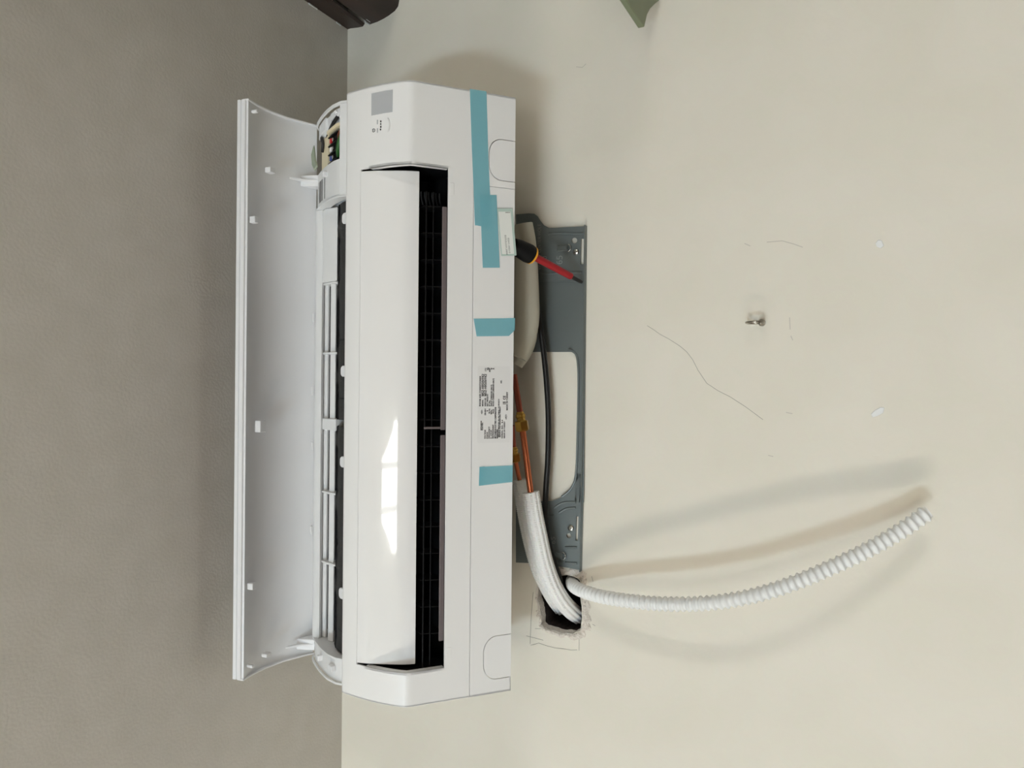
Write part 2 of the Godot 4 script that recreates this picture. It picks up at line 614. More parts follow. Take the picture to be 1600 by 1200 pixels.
	struct("garden_ground", st, M.yard_paving, "grey paved yard outside the windows", "ground")

var HOLE := PackedVector2Array([Vector2(-0.3198, 2.1850), Vector2(-0.3289, 2.1859), Vector2(-0.3380, 2.1865), Vector2(-0.3458, 2.1871), Vector2(-0.3543, 2.1833), Vector2(-0.3593, 2.1822), Vector2(-0.3643, 2.1815), Vector2(-0.3693, 2.1806), Vector2(-0.3743, 2.1793), Vector2(-0.3853, 2.1802), Vector2(-0.3896, 2.1745), Vector2(-0.3899, 2.1703), Vector2(-0.3907, 2.1654), Vector2(-0.3916, 2.1571), Vector2(-0.3924, 2.1516), Vector2(-0.3936, 2.1461), Vector2(-0.3914, 2.1352), Vector2(-0.3917, 2.1257), Vector2(-0.3875, 2.1190), Vector2(-0.3846, 2.1128), Vector2(-0.3730, 2.1118), Vector2(-0.3653, 2.1104), Vector2(-0.3566, 2.1113), Vector2(-0.3491, 2.1111), Vector2(-0.3381, 2.1128), Vector2(-0.3295, 2.1142), Vector2(-0.3170, 2.1143), Vector2(-0.3070, 2.1144), Vector2(-0.3033, 2.1198), Vector2(-0.3016, 2.1265), Vector2(-0.3007, 2.1360), Vector2(-0.3037, 2.1483), Vector2(-0.3065, 2.1607), Vector2(-0.3108, 2.1745)])

func build_holed_back_wall() -> void:
	var st := mb()
	var lo := Vector2(1e9, 1e9)
	var hi := Vector2(-1e9, -1e9)
	for p in HOLE:
		lo = lo.min(p)
		hi = hi.max(p)
	lo -= Vector2(0.05, 0.05)
	hi += Vector2(0.05, 0.05)
	var c := (lo + hi) * 0.5
	var n := HOLE.size()
	var rim := []
	for p in HOLE:
		var d: Vector2 = (p - c)
		var k := minf((hi.x - c.x) / maxf(absf(d.x), 1e-6), (hi.y - c.y) / maxf(absf(d.y), 1e-6))
		rim.append(c + d * k)
	var fwd := Vector3(0, 0, 1)
	for i in n:
		var j := (i + 1) % n
		var a: Vector2 = HOLE[i]
		var b: Vector2 = HOLE[j]
		var ra: Vector2 = rim[i]
		var rb: Vector2 = rim[j]
		quad(st, Vector3(a.x, a.y, 0), Vector3(b.x, b.y, 0), Vector3(rb.x, rb.y, 0), Vector3(ra.x, ra.y, 0), fwd)
		# corner of the small rectangle that the radial cut leaves out
		if absf(ra.x - rb.x) > 1e-5 and absf(ra.y - rb.y) > 1e-5:
			var cx := hi.x if (ra.x + rb.x) * 0.5 > c.x else lo.x
			var cy := hi.y if (ra.y + rb.y) * 0.5 > c.y else lo.y
			tri(st, Vector3(ra.x, ra.y, 0), Vector3(rb.x, rb.y, 0), Vector3(cx, cy, 0), fwd, fwd, fwd)
	var x0 := RX0 - 0.2
	var x1 := RX1 + 0.2
	for q in [[x0, 0.0, lo.x, RY], [hi.x, 0.0, x1, RY], [lo.x, 0.0, hi.x, lo.y], [lo.x, hi.y, hi.x, RY]]:
		quad(st, Vector3(q[0], q[1], 0), Vector3(q[2], q[1], 0), Vector3(q[2], q[3], 0), Vector3(q[0], q[3], 0), fwd)
	# back and edges
	quad(st, Vector3(x0, 0, -0.3), Vector3(x1, 0, -0.3), Vector3(x1, RY, -0.3), Vector3(x0, RY, -0.3), -fwd)
	for q in [[x0, 0.0, x1, 0.0, Vector3.DOWN], [x0, RY, x1, RY, Vector3.UP], [x0, 0.0, x0, RY, Vector3.LEFT], [x1, 0.0, x1, RY, Vector3.RIGHT]]:
		quad(st, Vector3(q[0], q[1], 0), Vector3(q[2], q[3], 0), Vector3(q[2], q[3], -0.3), Vector3(q[0], q[1], -0.3), q[4])
	var w := struct("wall_back", st, M.wall_paint, "cream painted wall that carries the air conditioner", "wall")
	# the rough tunnel of the hole
	st = mb()
	var rng := RandomNumberGenerator.new()
	rng.seed = 4
	var depths := [0.0, -0.02, -0.05, -0.10, -0.22]
	var loops := []
	for di in depths.size():
		var loop := []
		for i in n:
			var p: Vector2 = HOLE[i]
			var d: Vector2 = (p - c).normalized()
			loop.append(Vector3(p.x, p.y, depths[di]) + Vector3(d.x, d.y, 0) * (0.0 if di == 0 else rng.randf_range(0.001, 0.006)))
		loops.append(loop)
	for di in depths.size() - 1:
		for i in n:
			var j := (i + 1) % n
			var mid: Vector3 = (loops[di][i] + loops[di + 1][j]) * 0.5
			var nn := Vector3(c.x - mid.x, c.y - mid.y, 0).normalized()
			quad(st, loops[di][i], loops[di][j], loops[di + 1][j], loops[di + 1][i], nn)
	for i in n:
		tri(st, loops[4][i], loops[4][(i + 1) % n], Vector3(c.x, c.y, -0.22), fwd, fwd, fwd)
	obj("pipe_hole", st, M.hole_masonry, w, "dark rough hole knocked through the wall")
	# broken plaster around the hole: a ragged band that swells out of the wall and falls into the hole
	rng.seed = 9
	var fine := []
	for i in n:
		for k in 4:
			var p: Vector2 = HOLE[i]
			fine.append(p.lerp(HOLE[(i + 1) % n], k / 4.0))
	var fnl := FastNoiseLite.new()
	fnl.seed = 6
	fnl.frequency = 70.0
	st = mb()
	var prev := []
	var first := []
	for i in fine.size() + 1:
		var p: Vector2 = fine[i % fine.size()]
		var d: Vector2 = (p - c).normalized()
		var nz := fnl.get_noise_2d(p.x, p.y)
		var wid := 0.010 + 0.006 * nz
		if d.y < -0.3:
			wid = 0.016 + 0.008 * nz
		elif d.y > 0.5 and d.x > -0.4:
			wid = 0.004 + 0.002 * nz
		if d.x < -0.6:
			wid *= 0.7
		var row := []
		for q in [[-0.05, -0.016], [0.02, -0.0005], [0.22, 0.0022], [0.5, 0.0026], [0.8, 0.0014], [1.0, -0.0004]]:
			var w2: Vector2 = p + d * wid * q[0]
			var h: float = q[1] + 0.0022 * fnl.get_noise_3d(w2.x * 2.4, w2.y * 2.4, 3.0) * (1.0 if q[0] < 0.9 else 0.0)
			row.append(Vector3(w2.x, w2.y, h))
		if prev:
			for k in row.size() - 1:
				var nn: Vector3 = (row[k + 1] - row[k]).cross(prev[k] - row[k]).normalized()
				if nn.z < 0:
					nn = -nn
				quad(st, prev[k], prev[k + 1], row[k + 1], row[k], nn)
		prev = row
	obj("plaster_edge", st, M.raw_plaster, w, "ragged white plaster edge of the pipe hole")

func build_wall_marks() -> void:
	var w := get_node("wall_back") as Node3D
	for path in [PackedVector2Array([Vector2(-0.3353, 2.1949), Vector2(-0.3719, 2.1980), Vector2(-0.4197, 2.1998)]), PackedVector2Array([Vector2(-0.4081, 2.2062), Vector2(-0.4090, 2.1919), Vector2(-0.4104, 2.1764)]), PackedVector2Array([Vector2(-0.4220, 2.1982), Vector2(-0.4197, 2.1918), Vector2(-0.4161, 2.1841), Vector2(-0.4180, 2.1721), Vector2(-0.4193, 2.1569), Vector2(-0.4180, 2.1418), Vector2(-0.4180, 2.1282), Vector2(-0.4159, 2.1181)]), PackedVector2Array([Vector2(-0.3985, 2.1152), Vector2(-0.4073, 2.1152), Vector2(-0.4163, 2.1153)]), PackedVector2Array([Vector2(-0.2978, 2.0953), Vector2(-0.3056, 2.0932)]), PackedVector2Array([Vector2(-0.3720, 2.0933), Vector2(-0.3738, 2.0887)]), PackedVector2Array([Vector2(-0.3940, 2.1907), Vector2(-0.3923, 2.1780)]), PackedVector2Array([Vector2(0.0892, 2.0105), Vector2(0.0822, 1.9997), Vector2(0.0763, 1.9919), Vector2(0.0684, 1.9773), Vector2(0.0577, 1.9611), Vector2(0.0491, 1.9507), Vector2(0.0378, 1.9422), Vector2(0.0228, 1.9346), Vector2(0.0033, 1.9216), Vector2(-0.0076, 1.9051), Vector2(-0.0156, 1.8889), Vector2(-0.0298, 1.8668), Vector2(-0.0472, 1.8433)])]:
		var st := mb()
		stroke(st, path, wall_frame(0.0), 0.0006, 0.0003)
		obj("pencil_line", st, M.pencil, w)
	for path in [PackedVector2Array([Vector2(0.2009, 1.8402), Vector2(0.2011, 1.8199), Vector2(0.1955, 1.8048), Vector2(0.1902, 1.7933)]), PackedVector2Array([Vector2(-0.0366, 1.8129), Vector2(-0.0382, 1.8046)]), PackedVector2Array([Vector2(0.4992, 2.1284), Vector2(0.4962, 2.1177), Vector2(0.5011, 2.1113)]), PackedVector2Array([Vector2(0.0951, 1.8098), Vector2(0.0783, 1.8089)]), PackedVector2Array([Vector2(0.0695, 1.8080), Vector2(0.0633, 1.8054)]), PackedVector2Array([Vector2(0.2014, 1.8704), Vector2(0.1972, 1.8625)]), PackedVector2Array([Vector2(-0.0971, 1.8360), Vector2(-0.0985, 1.8292)])]:
		var st := mb()
		stroke(st, path, wall_frame(0.0), 0.0012, 0.0002)
		obj("scuff_mark", st, M.scuff_grey, w)
	for poly in [PackedVector2Array([Vector2(0.1894, 1.7036), Vector2(0.1934, 1.7006), Vector2(0.1922, 1.6961), Vector2(0.1853, 1.6938), Vector2(0.1822, 1.6975), Vector2(0.1843, 1.7020)]), PackedVector2Array([Vector2(-0.0356, 1.7072), Vector2(-0.0305, 1.7027), Vector2(-0.0261, 1.6959), Vector2(-0.0269, 1.6914), Vector2(-0.0336, 1.6929), Vector2(-0.0380, 1.6996), Vector2(-0.0398, 1.7056)])]:
		var st := mb()
		extr(st, poly, wall_frame(0.0), 0.0012, 0.0005)
		obj("filler_patch", st, M.filler_white, w, "small white blob of filler on the wall")

func build_beam() -> void:
	var t := thing("wooden_beam", Vector3(0.70, 2.50, 2.1), "dark brown rounded wooden beam under the ceiling, meeting the wall corner", "beam")
	var st := mb()
	extr(st, PackedVector2Array([Vector2(0.6812, 2.5626), Vector2(0.6680, 2.5450), Vector2(0.6507, 2.5289), Vector2(0.6520, 2.5133), Vector2(0.6548, 2.4992), Vector2(0.6581, 2.4880), Vector2(0.6634, 2.4755), Vector2(0.6699, 2.4687), Vector2(0.6807, 2.4661), Vector2(0.7035, 2.4663), Vector2(0.7512, 2.4751), Vector2(0.8036, 2.5007), Vector2(0.8383, 2.5439), Vector2(0.8662, 2.5810), Vector2(0.6896, 2.5810)]), Transform3D(Basis(), Vector3(0, 0, 0.0)), 5.5, 0.0, 40.0)
	obj("log", st, M.dark_wood, t)
	st = mb()
	extr(st, PackedVector2Array([Vector2(0.6550, 2.5810), Vector2(0.6522, 2.5810), Vector2(0.6525, 2.5741), Vector2(0.6506, 2.5564), Vector2(0.6502, 2.5462), Vector2(0.6546, 2.5419), Vector2(0.6706, 2.5625), Vector2(0.6813, 2.5810)]), Transform3D(Basis(), Vector3(0, 0, 0.0)), 5.5, 0.0, 40.0)
	obj("batten", st, M.dark_wood, t, "brown batten between beam and ceiling")
	# flecks of wall paint left on the wood
	for q in [Vector3(0.6513, 2.5802, 0.0992), Vector3(0.6514, 2.5802, 0.0895), Vector3(0.6508, 2.5802, 0.0267), Vector3(0.6527, 2.5255, 0.0120), Vector3(0.6509, 2.5315, 0.0060)]:
		st = mb()
		bx(st, q, Vector3(0.004, 0.0016, 0.012), Basis(Vector3(0, 0, 1), 0.5), 0.0004)
		obj("paint_fleck", st, M.filler_white, t)

func build_green_board() -> void:
	var t := thing("wall_shelf", Vector3(0.6973, 1.9942, 0.0000), "green painted board with a curved corner on the wall", "shelf")
	var st := mb()
	# plan outline (x, z) laid flat
	extr(st, PackedVector2Array([Vector2(0.4973, 0.7000), Vector2(0.4973, 0.0851), Vector2(0.4988, 0.0820), Vector2(0.5095, 0.0760), Vector2(0.5203, 0.0699), Vector2(0.5365, 0.0541), Vector2(0.5562, 0.0277), Vector2(0.5731, 0.0036), Vector2(0.5931, 0.0000), Vector2(0.6231, 0.0000), Vector2(1.0231, 0.0000), Vector2(1.0231, 0.7000)]), Transform3D(Basis(Vector3(1, 0, 0), Vector3(0, 0, 1), Vector3(0, -1, 0)), Vector3(0, 2.0027, 0)), 0.0085, 0.0010)
	obj("board", st, M.green_paint, t)

# ------------------------------------------------------------------ bracket
func build_bracket() -> void:
	var t := thing("mounting_bracket", Vector3(-0.0191, 2.1090, 0.0), "grey galvanised steel mounting plate screwed to the wall behind the unit", "bracket")
	var zf := 0.0050
	var st := mb()
	var plates: Array = [PackedVector2Array([Vector2(0.2762, 2.2290), Vector2(0.2757, 2.2062), Vector2(0.2742, 2.1967), Vector2(0.2699, 2.1908), Vector2(0.2608, 2.1849), Vector2(0.2539, 2.1790), Vector2(0.2491, 2.1696), Vector2(0.2484, 2.1593), Vector2(0.2476, 2.1365), Vector2(0.2466, 2.1103), Vector2(0.1602, 2.1085), Vector2(0.1647, 2.1916), Vector2(0.1667, 2.2282)]), PackedVector2Array([Vector2(0.1627, 2.1181), Vector2(0.1621, 2.1074), Vector2(-0.1831, 2.1075), Vector2(-0.1843, 2.1224), Vector2(-0.1692, 2.1215), Vector2(-0.1391, 2.1196), Vector2(0.0009, 2.1187), Vector2(0.0349, 2.1201), Vector2(0.0459, 2.1234), Vector2(0.0530, 2.1299)]), PackedVector2Array([Vector2(-0.1903, 2.2249), Vector2(-0.1853, 2.1616), Vector2(-0.1792, 2.1473), Vector2(-0.1681, 2.1333), Vector2(-0.1544, 2.1248), Vector2(-0.1392, 2.1217), Vector2(-0.1383, 2.1079), Vector2(-0.2889, 2.1108), Vector2(-0.2875, 2.1409), Vector2(-0.2873, 2.1908), Vector2(-0.2901, 2.2239)])]
	for hole in [PackedVector2Array([Vector2(0.2252, 2.1220), Vector2(0.2235, 2.1223), Vector2(0.2222, 2.1233), Vector2(0.2213, 2.1249), Vector2(0.2211, 2.1267), Vector2(0.2216, 2.1286), Vector2(0.2227, 2.1302), Vector2(0.2242, 2.1312), Vector2(0.2260, 2.1316), Vector2(0.2277, 2.1313), Vector2(0.2291, 2.1302), Vector2(0.2299, 2.1287), Vector2(0.2301, 2.1268), Vector2(0.2296, 2.1250), Vector2(0.2285, 2.1234), Vector2(0.2270, 2.1223)]), PackedVector2Array([Vector2(-0.2367, 2.1273), Vector2(-0.2382, 2.1277), Vector2(-0.2396, 2.1286), Vector2(-0.2406, 2.1300), Vector2(-0.2411, 2.1316), Vector2(-0.2410, 2.1333), Vector2(-0.2403, 2.1347), Vector2(-0.2390, 2.1356), Vector2(-0.2375, 2.1360), Vector2(-0.2360, 2.1357), Vector2(-0.2346, 2.1347), Vector2(-0.2336, 2.1333), Vector2(-0.2331, 2.1317), Vector2(-0.2332, 2.1300), Vector2(-0.2340, 2.1286), Vector2(-0.2352, 2.1277)]), PackedVector2Array([Vector2(0.2275, 2.1157), Vector2(0.2269, 2.1107), Vector2(0.1877, 2.1112), Vector2(0.1879, 2.1164)]), PackedVector2Array([Vector2(-0.2059, 2.1196), Vector2(-0.2058, 2.1160), Vector2(-0.2435, 2.1167), Vector2(-0.2437, 2.1205)])]:
		plates = punch(plates, hole)
	for poly in plates:
		extr(st, poly, wall_frame(zf - 0.0012), 0.0012, 0.0)
	obj("plate", st, M.galvanised, t)
	# recessed field of the plate, a few millimetres nearer the wall
	st = mb()
	extr(st, PackedVector2Array([Vector2(0.1706, 2.2307), Vector2(0.1644, 2.1190), Vector2(0.0511, 2.1190), Vector2(0.0523, 2.2296)]), wall_frame(zf - 0.0042), 0.0012, 0.0)
	obj("recessed_field", st, M.galvanised, t)
	st = mb()
	for e in [[Vector2(0.2478, 2.1082), Vector2(-0.0190, 2.1090)], [Vector2(-0.0190, 2.1090), Vector2(-0.2911, 2.1118)]]:
		var a: Vector2 = e[0]
		var b: Vector2 = e[1]
		var d := (b - a).normalized()
		var nn := Vector2(-d.y, d.x)
		bx(st, Vector3((a.x + b.x) * 0.5, (a.y + b.y) * 0.5, zf * 0.5 + 0.0025), Vector3((b - a).length(), 0.0016, zf + 0.005), Basis(Vector3(d.x, d.y, 0), Vector3(nn.x, nn.y, 0), Vector3(0, 0, 1)), 0.0003)
	obj("flange", st, M.galvanised, t)
	# rolled stiffening ribs
	for path in [[Vector2(0.2391, 2.1707), Vector2(0.2385, 2.1535), Vector2(0.2361, 2.1308), Vector2(0.2350, 2.1113)], [Vector2(0.1800, 2.1894), Vector2(0.1770, 2.1841), Vector2(0.1758, 2.1736), Vector2(0.1761, 2.1598), Vector2(0.1761, 2.1415), Vector2(0.1746, 2.1135)], [Vector2(-0.2095, 2.1712), Vector2(-0.2076, 2.1567)], [Vector2(-0.1959, 2.1568), Vector2(-0.1895, 2.1486), Vector2(-0.1853, 2.1384), Vector2(-0.1839, 2.1202)], [Vector2(-0.2028, 2.1485), Vector2(-0.1951, 2.1363), Vector2(-0.1923, 2.1202)], [Vector2(-0.2562, 2.1378), Vector2(-0.2541, 2.1176)], [Vector2(-0.2802, 2.1376), Vector2(-0.2788, 2.1174)], [Vector2(-0.1769, 2.1441), Vector2(-0.1648, 2.1301), Vector2(-0.1472, 2.1217), Vector2(-0.0991, 2.1189), Vector2(0.0009, 2.1177), Vector2(0.0358, 2.1191), Vector2(0.0489, 2.1235), Vector2(0.0551, 2.1354)]]:
		var pts := []
		for p in path:
			pts.append(Vector3(p.x, p.y, zf))
		st = mb()
		tube(st, spline(pts, 0.004), func(_l, _a): return 0.0019, 10)
		obj("rib", st, M.galvanised, t)
	for q in [Vector2(0.2073, 2.1238), Vector2(-0.2249, 2.1285)]:
		st = mb()
		lathe(st, Vector3(q.x, q.y, zf), Vector3(0, 0, 1), [Vector2(0, 0.0052), Vector2(0.0008, 0.0052), Vector2(0.0022, 0.0040), Vector2(0.0028, 0.0024), Vector2(0.003, 0.0)], 18)
		bx(st, Vector3(q.x, q.y, zf + 0.003), Vector3(0.0045, 0.0009, 0.0006), Basis(Vector3(0, 0, 1), 0.6), 0.0)
		obj("screw", st, M.bright_steel, t, "shiny screw head")
	for q in [[Vector2(0.2151, 2.1544), Vector2(0.2138, 2.1362)], [Vector2(-0.2707, 2.1540), Vector2(-0.2692, 2.1407)]]:
		st = mb()
		var p0: Vector2 = q[0]
		var p1: Vector2 = q[1]
		var m := (p0 + p1) * 0.5
		bx(st, Vector3(m.x, m.y, zf + 0.003), Vector3(0.010, (p1 - p0).length(), 0.006), Basis(), 0.0015)
		bx(st, Vector3(m.x, m.y, zf + 0.007), Vector3(0.004, (p1 - p0).length() * 0.9, 0.002), Basis(), 0.0006)
		obj("hanging_tab", st, M.galvanised, t)
		st = mb()
		var arc := []
		for k in 9:
			var a := PI + PI * k / 8.0
			arc.append(Vector3(p1.x + cos(a) * 0.0055, p1.y + sin(a) * 0.0050, zf + 0.004))
		tube(st, spline(arc, 0.001), func(_l, _a): return 0.0009, 8)
		obj("tab_edge", st, M.bright_steel, t)
	# stamped lettering and arrows
	st = mb()
	for q in [["CENTER HOLE", Vector2(0.2097, 2.1867), 0.0055, 0.000], ["70", Vector2(0.1931, 2.1772), 0.0075, 0.000], ["65", Vector2(0.1893, 2.1513), 0.0095, 0.000], ["VP", Vector2(0.1830, 2.1865), 0.0055, 0.000], ["65", Vector2(-0.2531, 2.1583), 0.0075, 0.000]]:
		text(st, q[0], Transform3D(Basis(Vector3(0, 0, 1), q[3]), Vector3(q[1].x, q[1].y, zf + 0.0001)), q[2])
	for path in [PackedVector2Array([Vector2(0.1939, 2.1411), Vector2(0.1978, 2.1364), Vector2(0.1927, 2.1315)]), PackedVector2Array([Vector2(0.1826, 2.1376), Vector2(0.1926, 2.1375)]), PackedVector2Array([Vector2(0.1825, 2.1354), Vector2(0.1924, 2.1352)]), PackedVector2Array([Vector2(0.2268, 2.1799), Vector2(0.2314, 2.1776), Vector2(0.2270, 2.1746)]), PackedVector2Array([Vector2(0.2309, 2.1776), Vector2(0.2176, 2.1780)]), PackedVector2Array([Vector2(0.2171, 2.1815), Vector2(0.2156, 2.1601)]), PackedVector2Array([Vector2(0.2428, 2.1365), Vector2(0.2145, 2.1362)]), PackedVector2Array([Vector2(-0.2532, 2.1419), Vector2(-0.2434, 2.1379)])]:
		stroke(st, path, wall_frame(zf), 0.0007, 0.0004)
	obj("stamped_lettering", st, M.stamp_bright, t)

# cuts a hole out of flat pieces: each is first parted along the middle of the hole, so that no piece keeps a ring
func punch(pieces: Array, hole: PackedVector2Array) -> Array:
	var mid := 0.0
	for p in hole:
		mid += p.x / hole.size()
	var out := []
	for poly in pieces:
		if Geometry2D.intersect_polygons(poly, hole).is_empty():
			out.append(poly)
			continue
		for side in [[-5.0, mid], [mid, 5.0]]:
			var half := PackedVector2Array([Vector2(side[0], 0), Vector2(side[1], 0), Vector2(side[1], 4), Vector2(side[0], 4)])
			for q in Geometry2D.intersect_polygons(poly, half):
				for r in Geometry2D.clip_polygons(q, hole):
					out.append(r)
	return out

# ------------------------------------------------------------------ indoor unit
const XL := -0.4333
const XR := 0.4047
const OXL := -0.3880
const OXR := 0.2935

func under2(s: float, n := 0.0) -> Vector2:
	var p := under(0, s, n)
	return Vector2(p.z, p.y)

func build_unit() -> void:
	var base := Vector3(-0.0143, 2.1618, 0.1455)
	var u := thing("air_conditioner", base, "white split air conditioner with raised front panel, hanging tilted off its bracket", "air conditioner")
	var front := PackedVector2Array([Vector2(0.236, 2.3725), Vector2(0.2560, 2.3715), Vector2(0.2605, 2.3690), Vector2(0.2622, 2.3650), Vector2(0.2652, 2.3450), Vector2(0.2667, 2.3250), Vector2(0.2668, 2.3000), Vector2(0.2656, 2.2850), Vector2(0.2634, 2.2720), Vector2(0.2614, 2.2650), Vector2(0.2604, 2.2620), Vector2(0.2590, 2.2600)])
	var full := front.duplicate()
	full.append(under2(0.0016))
	full.append(under2(0.0060))
	full.append(under2(0.0868))
	var top_mid := PackedVector2Array()
	for p in front:
		if p.y >= 2.338:
			top_mid.append(p)
	top_mid.append(Vector2(0.2657, 2.3395))
	var th := -0.0026
	var st := mb()
	xprism(st, sheet(full, th), OXR, XR, 0.0, 40.0)
	xprism(st, sheet(full, th), XL, OXL, 0.0, 40.0)
	xprism(st, sheet(top_mid, th), OXL, OXR, 0.0, 40.0)
	xprism(st, sheet(PackedVector2Array([under2(0.0505), under2(0.0868)]), th), OXL, OXR)
	# deeper returns round the air outlet
	var ret := PackedVector2Array()
	for p in front:
		if p.y < 2.338:
			ret.append(p)
	ret.append(under2(0.0035))
	ret.append(under2(0.0505))
	xprism(st, sheet(ret, -0.010), OXR, OXR + 0.003, 0.0, 40.0)
	xprism(st, sheet(ret, -0.010), OXL - 0.003, OXL, 0.0, 40.0)
	# end walls
	var side := full.duplicate()
	side.append_array(PackedVector2Array([under2(0.0868, -0.03), Vector2(0.150, 2.30), Vector2(0.150, 2.372)]))
	xprism(st, side, XR - 0.0025, XR + 0.0008, 0.0008, 40.0)
	xprism(st, side, XL - 0.0008, XL + 0.0025, 0.0008, 40.0)
	obj("front_casing", st, M.casing, u)
	# small clip squares beside the outlet
	for q in [[Vector2(0.2660, 0.0551), 0.0165, 0.0072], [Vector2(-0.3691, 0.0566), 0.0165, 0.0072]]:
		st = mb()
		extr(st, round_rect(q[1], q[2], 0.0006, 2), under_frame(q[0].x, q[0].y), 0.0006, 0.0003)
		obj("outlet_clip", st, M.casing, u)
	build_base_cover(u)
	build_chassis(u)
	build_outlet(u)
	build_front_panel(u)
	build_upper_front(u)
	build_right_end(u)
	build_prints(u)

func notch(x: float, w: float, s_in: float, s_end: float, grow: float) -> PackedVector2Array:
	# rounded knock-out outline in (x, s), open end on the rear edge
	var p := PackedVector2Array()
	var r := w * 0.36
	p.append(Vector2(x - w * 0.5 - grow, s_end))
	for k in 9:
		var a := PI * 0.5 * k / 8.0
		p.append(Vector2(x - w * 0.5 + r - cos(a) * (r + grow), s_in + r * 0.9 - sin(a) * (r * 0.9 + grow)))
	for k in 9:
		var a := PI * 0.5 * k / 8.0
		p.append(Vector2(x + w * 0.5 - r + sin(a) * (r + grow), s_in + r * 0.9 - cos(a) * (r * 0.9 + grow)))
	p.append(Vector2(x + w * 0.5 + grow, s_end))
	return p

func build_base_cover(u: Node3D) -> void:
	var s0 := 0.0876
	var s1 := 0.1492
	var T := Transform3D(Basis(Vector3.RIGHT, SD, -SN), under(0, 0))
	var kn := [[0.3146, 0.0576, 0.1099], [-0.3842, 0.0604, 0.1077]]
	var seam := 0.2756
	var spans := [[XL - 0.0008, seam - 0.0003, kn[1]], [seam + 0.0003, XR + 0.0008, kn[0]]]
	var st := mb()
	for sp in spans:
		var k: Array = sp[2]
		var poly := PackedVector2Array([Vector2(sp[0], s0), Vector2(sp[0], s1)])
		poly.append_array(notch(k[0], k[1], k[2], s1, 0.0007))
		poly.append_array(PackedVector2Array([Vector2(sp[1], s1), Vector2(sp[1], s0)]))
		extr(st, poly, T, 0.0026, 0.0)
	# rear edge turned up towards the wall side
	xprism(st, PackedVector2Array([under2(s1 - 0.0026, 0.0), under2(s1, 0.0), under2(s1, -0.020), under2(s1 - 0.0026, -0.020)]), XL - 0.0008, kn[1][0] - kn[1][1] * 0.5)
	xprism(st, PackedVector2Array([under2(s1 - 0.0026, -0.0026), under2(s1, -0.0026), under2(s1, -0.020), under2(s1 - 0.0026, -0.020)]), XL - 0.0008, XR + 0.0008)
	for xx in [XL - 0.0008, XR - 0.0018]:
		xprism(st, PackedVector2Array([under2(s0), under2(s1), under2(s1, -0.03), under2(s0, -0.03)]), xx, xx + 0.0026)
	var bc := obj("base_cover", st, M.casing, u)
	for k in kn:
		st = mb()
		extr(st, notch(k[0], k[1], k[2], s1, -0.0005), T, 0.0026, 0.0)
		obj("knockout", st, M.casing, bc)

func build_chassis(u: Node3D) -> void:
	var st := mb()
	xprism(st, PackedVector2Array([Vector2(0.128, 2.198), Vector2(0.082, 2.214), Vector2(0.0165, 2.420), Vector2(0.0165, 2.450), Vector2(0.060, 2.476), Vector2(0.135, 2.486), Vector2(0.145, 2.40), Vector2(0.140, 2.28)]), XL + 0.006, XR - 0.006, 0.001)
	obj("chassis", st, M.frame_white, u)
	# hook that hangs on the wall
	for x in [-0.25, 0.22]:
		st = mb()
		xprism(st, PackedVector2Array([Vector2(0.0, 2.43), Vector2(0.018, 2.43), Vector2(0.018, 2.448), Vector2(0.0, 2.452)]), x, x + 0.05)
		obj("wall_hook", st, M.galvanised, u)

